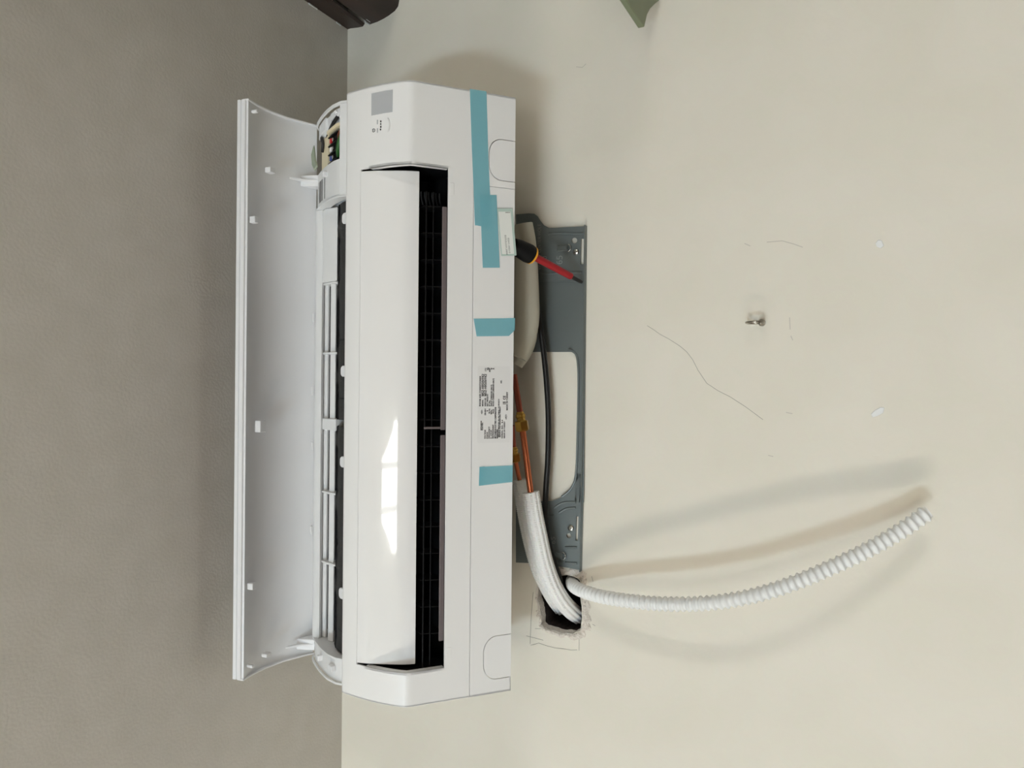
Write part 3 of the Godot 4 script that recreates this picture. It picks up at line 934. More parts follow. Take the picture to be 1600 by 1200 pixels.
func build_outlet(u: Node3D) -> void:
	var duct := Node3D.new()
	var st := mb()
	var path := PackedVector2Array([Vector2(0.2620, 2.3420), Vector2(0.2350, 2.3440), Vector2(0.1850, 2.3250), Vector2(0.1660, 2.2950), Vector2(0.1720, 2.2580), under2(0.062, -0.012), under2(0.0520, -0.003)])
	xprism(st, sheet(path, -0.0015), OXL - 0.003, OXR + 0.003)
	var endp := path.duplicate()
	endp.append_array(PackedVector2Array([under2(0.004, -0.008), Vector2(0.2555, 2.285)]))
	for xx in [OXL - 0.0045, OXR + 0.003]:
		xprism(st, endp, xx, xx + 0.0015)
	var d := obj("outlet_duct", st, M.duct_black, u, "black air outlet duct behind the flap")
	# upright air guide blades inside the outlet
	var x := 0.2420
	while x > OXL + 0.02:
		st = mb()
		xprism(st, PackedVector2Array([under2(0.021, -0.015), under2(0.044, -0.010), under2(0.052, -0.022), under2(0.046, -0.045), under2(0.026, -0.050), under2(0.018, -0.036)]), x, x + 0.0013, 0.0004)
		obj("air_guide", st, M.black_plastic, d)
		x -= 0.0366
	for s in [0.0235, 0.0335]:
		st = mb()
		rod(st, under(OXL, s, -0.0125), under(0.262, s, -0.0125), 0.0011, 0.0011, 8)
		obj("guide_rail", st, M.black_plastic, d)
	# curved comb at the end of the cross-flow fan
	for k in 6:
		st = mb()
		var s := 0.016 + k * 0.0052
		var pts := []
		for q in 6:
			var a := q / 5.0
			pts.append(under(0.262 - a * 0.017, s + 0.004 * a * a + 0.001, -0.016 - 0.004 * a))
		tube(st, spline(pts, 0.002), func(_l, _a): return 0.0011, 8)
		obj("fan_comb", st, M.duct_black, d)
	st = mb()
	bx(st, under(-0.061, 0.034, -0.0105), Vector3(0.003, 0.024, 0.002), Basis(Vector3.RIGHT, -SD, SN))
	obj("guide_support", st, M.lip_grey, d)
	for q in [[-0.0636, 0.2415], [-0.3519, -0.0706]]:
		st = mb()
		bx(st, under((q[0] + q[1]) * 0.5, 0.0470, -0.0045), Vector3(absf(q[1] - q[0]), 0.0068, 0.003), Basis(Vector3.RIGHT, -SD, SN), 0.0008)
		obj("outlet_lip", st, M.lip_grey, d, "mauve grey strip along the outlet edge")
	# glossy flap
	st = mb()
	var vp := PackedVector2Array([Vector2(0.2662, 2.3386)])
	for deg in [10.0, 16.0, 19.5, 21.0, 21.8, 22.8, 23.8, 25.0, 29.0, 34.0, 40.0]:
		vp.append(vp[vp.size() - 1] + Vector2(-sin(deg_to_rad(deg)), -cos(deg_to_rad(deg))) * 0.0074)
	xprism(st, sheet(vp, -0.0036), OXL + 0.0025, OXR - 0.0025, 0.0009, 50.0)
	obj("air_flap", st, M.gloss_white, u, "glossy white outlet flap mirroring a window")

func build_front_panel(u: Node3D) -> void:
	var x0 := -0.4280
	var x1 := 0.4052
	var inner := PackedVector2Array([Vector2(0.3045, 2.5105), Vector2(0.2960, 2.5140), Vector2(0.2850, 2.5170), Vector2(0.2720, 2.5188), Vector2(0.2580, 2.5192), Vector2(0.2420, 2.5180), Vector2(0.2250, 2.5148), Vector2(0.2080, 2.5095), Vector2(0.1920, 2.5025), Vector2(0.1780, 2.4950)])
	var st := mb()
	xprism(st, sheet(inner, -0.0028), x0, x1, 0.0, 40.0)
	var fp := obj("front_panel", st, M.panel_white, u, "white front panel hinged up, its hollow back showing")
	# rim: front lip in two steps, and thin side walls
	st = mb()
	xprism(st, PackedVector2Array([Vector2(0.3035, 2.5130), Vector2(0.3075, 2.5140), Vector2(0.3090, 2.5190), Vector2(0.3075, 2.5200), Vector2(0.3060, 2.5212), Vector2(0.3085, 2.5222), Vector2(0.3100, 2.5262), Vector2(0.3030, 2.5262), Vector2(0.3010, 2.5165)]), x0, x1, 0.0008)
	obj("front_lip", st, M.panel_white, fp)
	for xx in [x0 - 0.0005, x1 - 0.002]:
		st = mb()
		xprism(st, sheet(PackedVector2Array([Vector2(0.3060, 2.5090), Vector2(0.2850, 2.5130), Vector2(0.2580, 2.5145), Vector2(0.2250, 2.5105), Vector2(0.1920, 2.4985), Vector2(0.1780, 2.4915)]), -0.009), xx, xx + 0.0025, 0.0005, 40.0)
		obj("side_rim", st, M.panel_white, fp)
	for q in [[Vector3(0.3120, 2.5090, 0.2669), 0.0075, 0.0120], [Vector3(0.2334, 2.5110, 0.2958), 0.0095, 0.0080], [Vector3(-0.0650, 2.5110, 0.2796), 0.0170, 0.0130], [Vector3(-0.2952, 2.5120, 0.2932), 0.0095, 0.0080], [Vector3(-0.4025, 2.5090, 0.2664), 0.0055, 0.0110], [Vector3(0.3897, 2.5110, 0.2957), 0.0040, 0.0050], [Vector3(-0.4101, 2.5110, 0.2953), 0.0040, 0.0050]]:
		st = mb()
		bx(st, Vector3(q[0].x, q[0].y - 0.004, q[0].z), Vector3(q[1], 0.010, q[2]), Basis(Vector3.RIGHT, 0.08), 0.0008)
		obj("catch", st, M.panel_white, fp, "small white catch on the panel back")
	for xx in [0.3121, -0.4060]:
		st = mb()
		xprism(st, PackedVector2Array([Vector2(0.225, 2.507), Vector2(0.168, 2.492), Vector2(0.165, 2.480), Vector2(0.182, 2.470), Vector2(0.196, 2.476), Vector2(0.205, 2.492)]), xx - 0.0016, xx + 0.0016, 0.0005)
		xprism(st, PackedVector2Array([Vector2(0.205, 2.503), Vector2(0.178, 2.494), Vector2(0.176, 2.478), Vector2(0.196, 2.476)]), xx - 0.0085, xx + 0.0085, 0.001)
		obj("hinge_arm", st, M.panel_white, fp)

func cap_profile(inset: float) -> PackedVector2Array:
	var p := PackedVector2Array([Vector2(0.2535, 2.3735), Vector2(0.2545, 2.3860), Vector2(0.2480, 2.4060), Vector2(0.2375, 2.4250), Vector2(0.2270, 2.4410), Vector2(0.2155, 2.4570), Vector2(0.2030, 2.4730), Vector2(0.1940, 2.4820), Vector2(0.1820, 2.4885), Vector2(0.1650, 2.4905), Vector2(0.1400, 2.4870)])
	if inset != 0.0:
		var q := PackedVector2Array()
		for i in p.size():
			var d := (p[mini(i + 1, p.size() - 1)] - p[maxi(i - 1, 0)]).normalized()
			q.append(p[i] + Vector2(-d.y, d.x) * inset)
		return q
	return p

func build_upper_front(u: Node3D) -> void:
	var prof := cap_profile(0.0)
	var solid := cap_profile(0.004)
	solid.append(Vector2(0.140, 2.374))
	# left end piece
	var st := mb()
	xprism(st, sheet(prof, 0.0022), -0.4283, -0.4255, 0.0, 40.0)
	xprism(st, solid, -0.4262, -0.3915, 0.0005, 40.0)
	xprism(st, sheet(prof, 0.0060), -0.3935, -0.3905, 0.0004, 40.0)
	var le := obj("end_piece", st, M.frame_white, u, "white curved end piece beside the filters, with small catches")
	for q in [[Vector2(0.2285, 2.4370), 0.006], [Vector2(0.2500, 2.3960), 0.012]]:
		st = mb()
		bx(st, Vector3(-0.408, q[0].y, q[0].x), Vector3(0.008, q[1], 0.007), Basis(Vector3.RIGHT, -0.5), 0.0006)
		obj("catch", st, M.panel_white, le)
	# top frame over the filters
	st = mb()
	xprism(st, PackedVector2Array([Vector2(0.2030, 2.4605), Vector2(0.2040, 2.4700), Vector2(0.2010, 2.4748), Vector2(0.1940, 2.4820), Vector2(0.1820, 2.4885), Vector2(0.1600, 2.4890), Vector2(0.1600, 2.4860), Vector2(0.1820, 2.4840), Vector2(0.1960, 2.4730), Vector2(0.1985, 2.4605)]), -0.3910, 0.2630, 0.0, 40.0)
	var tf := obj("top_frame", st, M.frame_white, u)
	for q in [0.0993, -0.0135, -0.0985, -0.2279]:
		st = mb()
		bx(st, Vector3(q, 2.4815, 0.1985), Vector3(0.013, 0.012, 0.003), Basis(Vector3.RIGHT, -0.8), 0.0008)
		obj("frame_tab", st, M.panel_white, tf)
	# stepped intake bars inside the top opening
	for q in [[0.1930, 2.4625, 0.0155, 0.004], [0.1880, 2.4520, 0.0040, 0.004], [0.2030, 2.4375, 0.0100, 0.003]]:
		st = mb()
		bx(st, Vector3(-0.064, q[1], q[0]), Vector3(0.654, q[2], q[3]), Basis(), 0.0005)
		obj("intake_bar", st, M.frame_white, tf)
	for q in [[0.1499, 0.0030], [0.0442, 0.0030], [-0.0634, 0.0170], [-0.1670, 0.0030], [-0.2734, 0.0030]]:
		st = mb()
		xprism(st, PackedVector2Array([Vector2(0.2005, 2.4600), Vector2(0.2075, 2.4420), Vector2(0.2120, 2.4240), Vector2(0.1950, 2.4180), Vector2(0.1850, 2.4600)]), q[0] - q[1] * 0.5, q[0] + q[1] * 0.5, 0.0004)
		obj("cross_bar", st, M.frame_white, tf)
	st = mb()
	xprism(st, PackedVector2Array([Vector2(0.2085, 2.4300), Vector2(0.2110, 2.4250), Vector2(0.2090, 2.4500), Vector2(0.2000, 2.4640), Vector2(0.1900, 2.4640), Vector2(0.1900, 2.4250)]), 0.1520, 0.2630, 0.001)
	obj("motor_cover", st, M.frame_white, tf)
	# black coil wall behind, and the two filters
	st = mb()
	bx(st, Vector3(-0.064, 2.425, 0.160), Vector3(0.655, 0.115, 0.006), Basis(), 0.001)
	obj("coil_screen", st, M.duct_black, u)
	var rng := RandomNumberGenerator.new()
	rng.seed = 77
	for sp in [[-0.3870, -0.0640], [-0.0540, 0.2600]]:
		st = mb()
		var fpth := PackedVector2Array([Vector2(0.2490, 2.3690), Vector2(0.2455, 2.3790), Vector2(0.2385, 2.3930), Vector2(0.2290, 2.4060), Vector2(0.2180, 2.4165), Vector2(0.2050, 2.4240), Vector2(0.1850, 2.4300)])
		var segs := 48
		var prev := []
		for i in segs + 1:
			var x: float = lerpf(sp[0], sp[1], float(i) / segs)
			var wob := 0.0016 * sin(x * 61.0) + 0.0011 * sin(x * 143.0 + 1.0) + rng.randf_range(-0.0004, 0.0004)
			var row := []
			for k in fpth.size():
				row.append(Vector3(x, fpth[k].y + wob * k / 6.0, fpth[k].x + wob * 0.8 * k / 6.0))
			if prev:
				for k in fpth.size() - 1:
					var nn: Vector3 = (row[k + 1] - row[k]).cross(prev[k] - row[k]).normalized()
					if nn.z < 0:
						nn = -nn
					quad(st, prev[k], prev[k + 1], row[k + 1], row[k], nn)
			prev = row
		var fl := obj("air_filter", st, M.filter_black, u, "black wrinkled mesh air filter")
		# filter frame ribs
		for k in 4:
			var x: float = lerpf(sp[0] + 0.03, sp[1] - 0.03, k / 3.0)
			st = mb()
			xprism(st, sheet(fpth.slice(0, 6), 0.0018), x, x + 0.0022)
			obj("filter_rib", st, M.black_plastic, fl)
		for k in [1, 3]:
			st = mb()
			rod(st, Vector3(sp[0], fpth[k].y, fpth[k].x + 0.001), Vector3(sp[1], fpth[k].y, fpth[k].x + 0.001), 0.0010, 0.0010, 6)
			obj("filter_rib", st, M.black_plastic, fl)
	for q in [0.2326, 0.0161, -0.1124, -0.2985]:
		st = mb()
		extr(st, round_rect(0.0155, 0.020, 0.0055), Transform3D(Basis(Vector3.RIGHT, -0.35), Vector3(q, 2.3735, 0.2520)), 0.003, 0.0008)
		obj("filter_tab", st, M.panel_white, u, "rounded white filter pull tab")

func build_right_end(u: Node3D) -> void:
	var prof := cap_profile(0.0)
	var e := Node3D.new()
	e.name = "wiring_end"
	u.add_child(e)
	var st := mb()
	xprism(st, sheet(prof, 0.0025), 0.3945, 0.3997, 0.0006, 40.0)
	var back := cap_profile(0.024)
	back.append(Vector2(0.140, 2.374))
	xprism(st, back, 0.2650, 0.3960, 0.0, 40.0)
	xprism(st, sheet(prof.slice(0, 2), 0.006), 0.2650, 0.3960)
	obj("end_housing", st, M.frame_white, e)
	# white moulded blocks next to the outer wall
	for q in [[0.372, 0.3945, 0, 3, 0.012], [0.376, 0.3945, 4, 8, 0.004], [0.3700, 0.3760, 3, 9, 0.009], [0.384, 0.3945, 1, 3, 0.006], [0.3735, 0.3945, 3, 6, 0.0075]]:
		st = mb()
		xprism(st, sheet(cap_profile(q[4]).slice(q[2], q[3] + 1), 0.012), q[0], q[1], 0.0008, 40.0)
		obj("moulded_block", st, M.panel_white, e)
	for q in [[0.389, 2.4000], [0.381, 2.3900]]:
		st = mb()
		lathe(st, Vector3(q[0], q[1], 0.238), Vector3(0, 0.2, 1), [Vector2(0, 0.003), Vector2(0.008, 0.003), Vector2(0.009, 0.0022), Vector2(0.009, 0.0)], 14)
		obj("boss", st, M.panel_white, e)
	# cream terminal block with its screws
	st = mb()
	xprism(st, sheet(cap_profile(0.0085).slice(4, 8), 0.014), 0.3210, 0.3720, 0.0008, 40.0)
	xprism(st, sheet(cap_profile(0.0060).slice(1, 5), 0.010), 0.3690, 0.3740, 0.0005, 40.0)
	obj("terminal_base", st, M.cream_plastic, e, "cream terminal block body")
	st = mb()
	xprism(st, sheet(cap_profile(0.0130).slice(2, 5), 0.010), 0.3215, 0.3680, 0.0006, 40.0)
	var tb := obj("terminal_block", st, M.black_plastic, e, "black screw terminal strip")
	for k in 4:
		st = mb()
		xprism(st, sheet(cap_profile(0.0080).slice(2, 5), 0.008), 0.3240 + k * 0.0130, 0.3258 + k * 0.0130, 0.0004, 40.0)
		obj("divider", st, M.black_plastic, tb)
	for k in 3:
		st = mb()
		bx(st, Vector3(0.3313 + k * 0.0130, 2.4270, 0.2245), Vector3(0.0070, 0.0060, 0.0030), Basis(Vector3.RIGHT, -0.58), 0.0006)
		obj("terminal_marker", st, [M.terminal_blue, M.label_silver, M.terminal_red][k], tb)
		st = mb()
		lathe(st, Vector3(0.3313 + k * 0.0130, 2.4190, 0.2285), Vector3(0, 0.55, 0.83), [Vector2(0, 0.0030), Vector2(0.0012, 0.0030), Vector2(0.0018, 0.0022), Vector2(0.0018, 0.0)], 14)
		obj("terminal_screw", st, M.bright_steel, tb)
	for q in [["wire_brown", [Vector3(0.352, 2.412, 0.224), Vector3(0.362, 2.402, 0.236), Vector3(0.362, 2.390, 0.242), Vector3(0.350, 2.381, 0.240)], 0.0024], ["wire_green", [Vector3(0.330, 2.409, 0.228), Vector3(0.337, 2.398, 0.243), Vector3(0.352, 2.390, 0.2465), Vector3(0.362, 2.388, 0.240)], 0.0036], ["wire_black", [Vector3(0.368, 2.452, 0.205), Vector3(0.3735, 2.432, 0.222), Vector3(0.3770, 2.412, 0.238), Vector3(0.3830, 2.400, 0.243)], 0.0026], ["wire_black", [Vector3(0.340, 2.402, 0.232), Vector3(0.330, 2.392, 0.242), Vector3(0.326, 2.382, 0.245), Vector3(0.330, 2.378, 0.235)], 0.0026], ["wire_black", [Vector3(0.372, 2.470, 0.196), Vector3(0.3725, 2.462, 0.205), Vector3(0.362, 2.456, 0.209), Vector3(0.352, 2.462, 0.203)], 0.0022]]:
		st = mb()
		tube(st, spline(q[1], 0.002), func(_l, _a): return q[2], 12)
		obj("wire", st, M[q[0]], e)
	# terminal cover with its printed notice
	st = mb()
	xprism(st, sheet(cap_profile(0.0025).slice(0, 9), 0.0022), 0.2680, 0.3195, 0.0008, 40.0)
	xprism(st, sheet(cap_profile(0.0).slice(0, 10), 0.016), 0.2635, 0.2665, 0.0006, 40.0)
	var tc := obj("terminal_cover", st, M.frame_white, e)
	st = mb()
	bx(st, Vector3(0.306, 2.4300, 0.2340), Vector3(0.008, 0.008, 0.008), Basis(Vector3.RIGHT, -0.5), 0.001)
	obj("catch", st, M.panel_white, tc)
	st = mb()
	var cp := cap_profile(0.0018)
	for q in [[5, 0.15, 0.0022], [5, 0.5, 0.0013], [4, 0.95, 0.0024], [4, 0.6, 0.0010], [4, 0.35, 0.0010], [3, 0.7, 0.0012]]:
		var a: Vector2 = cp[q[0]].lerp(cp[q[0] + 1], q[1])
		var ang := (cp[q[0] + 1] - cp[q[0]]).angle()
		var n2 := Vector2(cos(ang - PI * 0.5), sin(ang - PI * 0.5))
		bx(st, Vector3(0.2880, a.y, a.x), Vector3(0.032, q[2], 0.0004), Basis(Vector3.RIGHT, atan2(-n2.y, n2.x)), 0.0)
	obj("printing", st, M.print_grey, tc, "grey printed notice lines")
	# crumpled clear green wire bag peeping past the top
	st = mb()
	extr(st, PackedVector2Array([Vector2(0.333, 2.474), Vector2(0.342, 2.478), Vector2(0.366, 2.482), Vector2(0.352, 2.4875), Vector2(0.336, 2.4860), Vector2(0.326, 2.4800)]), Transform3D(Basis(), Vector3(0, 0, 0.197)), 0.004, 0.0015)
	obj("wire_sleeve", st, M.sleeve_grey, e)

func front_z(y: float) -> float:
	var fr := [Vector2(0.2622, 2.3650), Vector2(0.2652, 2.3450), Vector2(0.2667, 2.3250), Vector2(0.2668, 2.3000), Vector2(0.2656, 2.2850), Vector2(0.2634, 2.2720)]
	for i in fr.size() - 1:
		if y <= fr[i].y and y >= fr[i + 1].y:
			return lerpf(fr[i + 1].x, fr[i].x, (y - fr[i + 1].y) / (fr[i].y - fr[i + 1].y))
	return 0.2668

func build_prints(u: Node3D) -> void:
	var st := mb()
	# receiver window follows the curve of the casing
	var sw := [0.3647, 2.2871, 0.3947, 2.3213]
	var pth := PackedVector2Array()
	for k in 9:
		var y: float = lerpf(sw[1], sw[3], k / 8.0)
		pth.append(Vector2(front_z(y) + 0.0005, y))
	xprism(st, sheet(pth, 0.0008), sw[0], sw[2], 0.0, 40.0)
	obj("receiver_window", st, M.sensor_grey, u, "square grey receiver window on the casing")
	st = mb()
	var b := Vector2(0.3481, 2.2941)
	var zz := front_z(b.y)
	var ov := PackedVector2Array()
	for p in circle(1.0, 24):
		ov.append(b + Vector2(p.x * 0.0095, p.y * 0.0036))
	extr(st, ov, wall_frame(zz - 0.001), 0.0028, 0.0010)
	obj("emergency_button", st, M.casing, u, "small oval push button")
	st = mb()
	for q in [[Vector2(0.3544, 2.3055), 0.0028, 0.0017], [Vector2(0.3508, 2.3056), 0.0022, 0.0016], [Vector2(0.3470, 2.3054), 0.0028, 0.0018], [Vector2(0.3434, 2.3058), 0.0024, 0.0018]]:
		var p: Vector2 = q[0]
		extr(st, round_rect(q[1], q[2], minf(q[1], q[2]) * 0.45, 3), Transform3D(Basis(), Vector3(p.x, p.y, front_z(p.y))), 0.0005, 0.0)
	var rg := Vector2(0.3439, 2.3173)
	for k in 18:
		if k in [4, 5]:
			continue
		var a := TAU * k / 18.0
		bx(st, Vector3(rg.x + cos(a) * 0.0021, rg.y + sin(a) * 0.0021, front_z(rg.y) + 0.0002), Vector3(0.0009, 0.0007, 0.0005), Basis(Vector3(0, 0, 1), a + PI * 0.5), 0.0)
	bx(st, Vector3(rg.x, rg.y + 0.0010, front_z(rg.y) + 0.0002), Vector3(0.0006, 0.0018, 0.0005), Basis(), 0.0)
	obj("printing", st, M.print_black, u, "small printed symbols beside the button")
	# indicator lamps, unlit
	for q in [Vector2(0.3543, 2.3111), Vector2(0.3429, 2.3110)]:
		st = mb()
		extr(st, round_rect(0.0062, 0.0016, 0.0007, 3), Transform3D(Basis(), Vector3(q.x, q.y, front_z(q.y))), 0.0004, 0.0)
		obj("indicator", st, M.sensor_grey, u)
	build_rating_label(u)

func build_rating_label(u: Node3D) -> void:
	var x0 := -0.0827
	var x1 := 0.0249
	var s0 := 0.0955
	var s1 := 0.1445
	var st := mb()
	extr(st, round_rect(x1 - x0, s1 - s0, 0.002), under_frame((x0 + x1) * 0.5, (s0 + s1) * 0.5), 0.0002, 0.0)
	var lb := obj("rating_label", st, M.label_silver, u, "silver rating label with black print")
	st = mb()
	var N := 0.00021
	var W := x1 - x0
	# lines: text, start along the label 0..1, place down the label 0..1, cap height, width as a share of the label, bold
	var lines := [
		["MITSUBISHI", 0.165, 0.115, 0.0013, 0.12, true], ["ELECTRIC", 0.165, 0.155, 0.0013, 0.10, true], ["<G1>", 0.375, 0.13, 0.0017, 0.055, false],
		["ROOM AIR CONDITIONER", 0.475, 0.075, 0.0019, 0.39, false],
		["MODEL", 0.475, 0.155, 0.0016, 0.085, false], ["MSZ-HR50VFK2", 0.605, 0.155, 0.0026, 0.285, true],
		["SERVICE REF.", 0.475, 0.235, 0.0016, 0.115, false], ["MSZ-HR50VFK2", 0.605, 0.235, 0.0026, 0.285, true], ["(1)", 0.93, 0.235, 0.0017, 0.04, false],
		["NET WEIGHT", 0.475, 0.300, 0.0017, 0.16, false], ["kg", 0.945, 0.300, 0.0017, 0.03, false],
		["IP No.", 0.475, 0.360, 0.0017, 0.08, false], ["X0", 0.92, 0.360, 0.0017, 0.05, false],
		["INPUT (INDOOR ONLY)", 0.475, 0.420, 0.0017, 0.28, false], ["W", 0.955, 0.420, 0.0017, 0.02, false],
		["RATED CURRENT (INDOOR ONLY)", 0.475, 0.478, 0.0017, 0.36, false], ["A", 0.955, 0.478, 0.0017, 0.02, false],
		["VOLTAGE", 0.055, 0.235, 0.0017, 0.115, false], ["220-240 V", 0.36, 0.235, 0.0017, 0.085, false],
		["PHASE", 0.055, 0.300, 0.0017, 0.085, false], ["1", 0.40, 0.300, 0.0017, 0.02, false],
		["FREQUENCY", 0.055, 0.360, 0.0017, 0.155, false], ["50 Hz", 0.38, 0.360, 0.0017, 0.065, false],
		["F. LOOP", 0.055, 0.420, 0.0017, 0.11, false], ["MPa", 0.37, 0.420, 0.0017, 0.055, false],
		["REFRIGERANT", 0.055, 0.478, 0.0017, 0.18, false], ["R32", 0.38, 0.478, 0.0017, 0.055, false],
		["MITSUBISHI ELECTRIC CORPORATION", 0.055, 0.550, 0.0020, 0.405, true],
		["MANUFACTURER", 0.055, 0.610, 0.0015, 0.12, false], ["MITSUBISHI ELECTRIC TURKEY", 0.07, 0.650, 0.0014, 0.50, false], ["MANISA OSB MAHALLESI TURKEY", 0.07, 0.690, 0.0014, 0.40, false],
		["SERIAL NO.", 0.055, 0.760, 0.0016, 0.18, true], ["B.4", 0.255, 0.760, 0.0016, 0.04, false],
		["MADE IN TURKEY", 0.055, 0.830, 0.0015, 0.22, false], ["MADE IN TURKEY", 0.42, 0.905, 0.0018, 0.24, false], [">PET<", 0.30, 0.880, 0.0020, 0.07, false],
		["UK", 0.50, 0.800, 0.0020, 0.035, true], ["CA", 0.50, 0.845, 0.0020, 0.035, true], ["CE", 0.56, 0.820, 0.0030, 0.05, false], ["A2L", 0.775, 0.715, 0.0016, 0.04, false]]
	for q in lines:
		# bold face: the stroke is thickened by setting the line twice, a hair apart
		for k in [[0.0, 0.0], [0.00016, 0.00010]]:
			text(st, q[0], under_frame(x0 + W * q[1] + k[0], lerpf(s0, s1, q[2]) + k[1], N), q[3] * 1.3, W * q[4], true)
	# rules of the table
	for k in 6:
		var s := lerpf(s0, s1, 0.205 + k * 0.0605)
		bx(st, under(x0 + W * 0.265, s, N), Vector3(W * 0.42, 0.00028, 0.0001), Basis(Vector3.RIGHT, -SD, SN), 0.0)
		if k > 0:
			bx(st, under(x0 + W * 0.725, s, N), Vector3(W * 0.50, 0.00028, 0.0001), Basis(Vector3.RIGHT, -SD, SN), 0.0)
	# fine print
	for q in [[0.055, 0.43, 0.895], [0.76, 0.13, 0.90]]:
		bx(st, under(x0 + W * (q[0] + q[1] * 0.35), lerpf(s0, s1, q[2]), N), Vector3(W * q[1] * 0.6, 0.0008, 0.0001), Basis(Vector3.RIGHT, -SD, SN), 0.0)
	# three-lozenge emblem
	var lc := Vector2(x0 + W * 0.105, lerpf(s0, s1, 0.135))
	for k in 3:
		var a := PI * 0.5 + TAU * k / 3.0
		var d := Vector2(cos(a), sin(a))
		var e := Vector2(-d.y, d.x)
		var L := 0.0030
		extr(st, PackedVector2Array([Vector2.ZERO, d * L * 0.5 + e * L * 0.29, d * L, d * L * 0.5 - e * L * 0.29]), under_frame(lc.x, lc.y, N), 0.0001, 0.0)
	# warning triangle with a flame
	var tc := under_frame(x0 + W * 0.72, lerpf(s0, s1, 0.76), N)
	for k in 3:
		var v := [Vector2(-0.0062, -0.0040), Vector2(0.0062, -0.0040), Vector2(0.0, 0.0058)]
		stroke(st, PackedVector2Array([v[k], v[(k + 1) % 3]]), tc, 0.0007, 0.0001)
	extr(st, PackedVector2Array([Vector2(-0.0022, -0.0028), Vector2(0.0022, -0.0028), Vector2(0.0018, -0.0006), Vector2(0.0006, 0.0004), Vector2(0.0003, 0.0022), Vector2(-0.0008, 0.0006), Vector2(-0.0020, -0.0004)]), tc, 0.0001, 0.0)
	# crossed-out bin
	var bc := under_frame(x0 + W * 0.635, lerpf(s0, s1, 0.79), N)
	for q in [[Vector2(-0.0018, -0.002), Vector2(0.0018, 0.002)], [Vector2(-0.0018, 0.002), Vector2(0.0018, -0.002)], [Vector2(-0.0014, 0.0012), Vector2(0.0014, 0.0012)], [Vector2(-0.0014, -0.0034), Vector2(0.0014, -0.0034)]]:
		stroke(st, PackedVector2Array(q), bc, 0.0005, 0.0001)
	obj("printing", st, M.print_black, lb)

# ------------------------------------------------------------------ tape and tag
func tape(poly: PackedVector2Array, n: float, label: String, fold := false) -> void:
	var c := Vector2.ZERO
	for p in poly:
		c += p / poly.size()
	var t := thing("masking_tape", under(c.x, c.y, n), label, "tape", "strips of blue tape on the unit")
	var st := mb()
	var pts := PackedVector2Array()
	for p in poly:
		pts.append(Vector2(p.x, -p.y))
	extr(st, pts, under_frame(0, 0, n), 0.00015, 0.0)
	obj("strip", st, M.tape_blue, t)
	if fold:
		st = mb()
		var a := pts[0]
		var b := pts[1]
		var inw := (pts[pts.size() - 1] - a).normalized() * 0.0075
		extr(st, PackedVector2Array([a, b, b + inw, a + inw]), under_frame(0, 0, n + 0.0003), 0.00015, 0.0)
		obj("folded_end", st, M.tape_blue, t)

func build_tapes() -> void:
	var tp := [PackedVector2Array([Vector2(0.4066, 0.0802), Vector2(0.4071, 0.1048), Vector2(0.3121, 0.1085), Vector2(0.2180, 0.1142), Vector2(0.2193, 0.0894), Vector2(0.2652, 0.0871), Vector2(0.3267, 0.0838)]), PackedVector2Array([Vector2(0.2621, 0.0961), Vector2(0.2644, 0.1210), Vector2(0.1630, 0.1268), Vector2(0.1612, 0.1013), Vector2(0.2308, 0.0978)]), PackedVector2Array([Vector2(0.0899, 0.0887), Vector2(0.0935, 0.1509), Vector2(0.0762, 0.1506), Vector2(0.0678, 0.1418), Vector2(0.0657, 0.0932)]), PackedVector2Array([Vector2(-0.1418, 0.0984), Vector2(-0.1156, 0.0991), Vector2(-0.1151, 0.1494), Vector2(-0.1387, 0.1491)])]
	tape(tp[0], 0.0004, "long blue tape strip running along the seam to the end of the unit")
	tape(tp[1], 0.0008, "short blue tape piece overlapping the long strip beside the white tag")
	tape(tp[2], 0.0004, "blue tape strip across the base between white tag and rating label")
	tape(tp[3], 0.0004, "blue tape strip with folded end, beside the rating label towards the wall hole", true)
	# white tag in its clear sleeve, its code left blank
	var q := [Vector2(0.2138, 0.1370), 0.0595, 0.0185, 0.1031]
	var t := thing("paper_tag", under(q[0].x, q[0].y, 0.001), "white paper tag in a clear greenish sleeve stuck to the base", "tag")
	var st := mb()
	var fr := under_frame(q[0].x, q[0].y, 0.0010, q[3])
	extr(st, round_rect(q[1] + 0.007, q[2] + 0.005, 0.001, 2), fr, 0.0003, 0.0)
	obj("sleeve", st, M.film_green, t)
	st = mb()
	extr(st, round_rect(q[1], q[2], 0.0008, 2), fr.translated_local(Vector3(-0.001, 0.001, 0.0003)), 0.0002, 0.0)
	var pp := obj("paper", st, M.paper_white, t)
	st = mb()
	var f2 := fr.translated_local(Vector3(-0.001, 0.001, 0.0005))
	var back := Transform3D(Basis(Vector3(0, 0, 1), PI), Vector3.ZERO)
	text(st, "E07LEL033 2MM", f2 * Transform3D(Basis(), Vector3(-0.003, 0.0020, 0)) * back, 0.0022, 0.027)
	text(st, "E0H1-H03 0", f2 * Transform3D(Basis(), Vector3(-0.007, -0.0022, 0)) * back, 0.0022, 0.021)
	text(st, "SERIAL", f2 * Transform3D(Basis(Vector3(0, 0, 1), -PI * 0.5), Vector3(0.0285, -0.001, 0)), 0.0013, 0.0075, true)
	obj("printing", st, M.print_black, pp)

# ------------------------------------------------------------------ pipes and cables
func insul(st: SurfaceTool, pts: Array, r: float, phase: float) -> void:
	tube(st, spline(pts, 0.0008), func(l, a): return r + 0.0006 * sin(a * 11.0 + phase) + 0.0006 * sin(l * 1900.0 + 2.0 * sin(a * 3.0)) * maxf(sin(a * 11.0 + phase + 0.6), 0.0), 96)

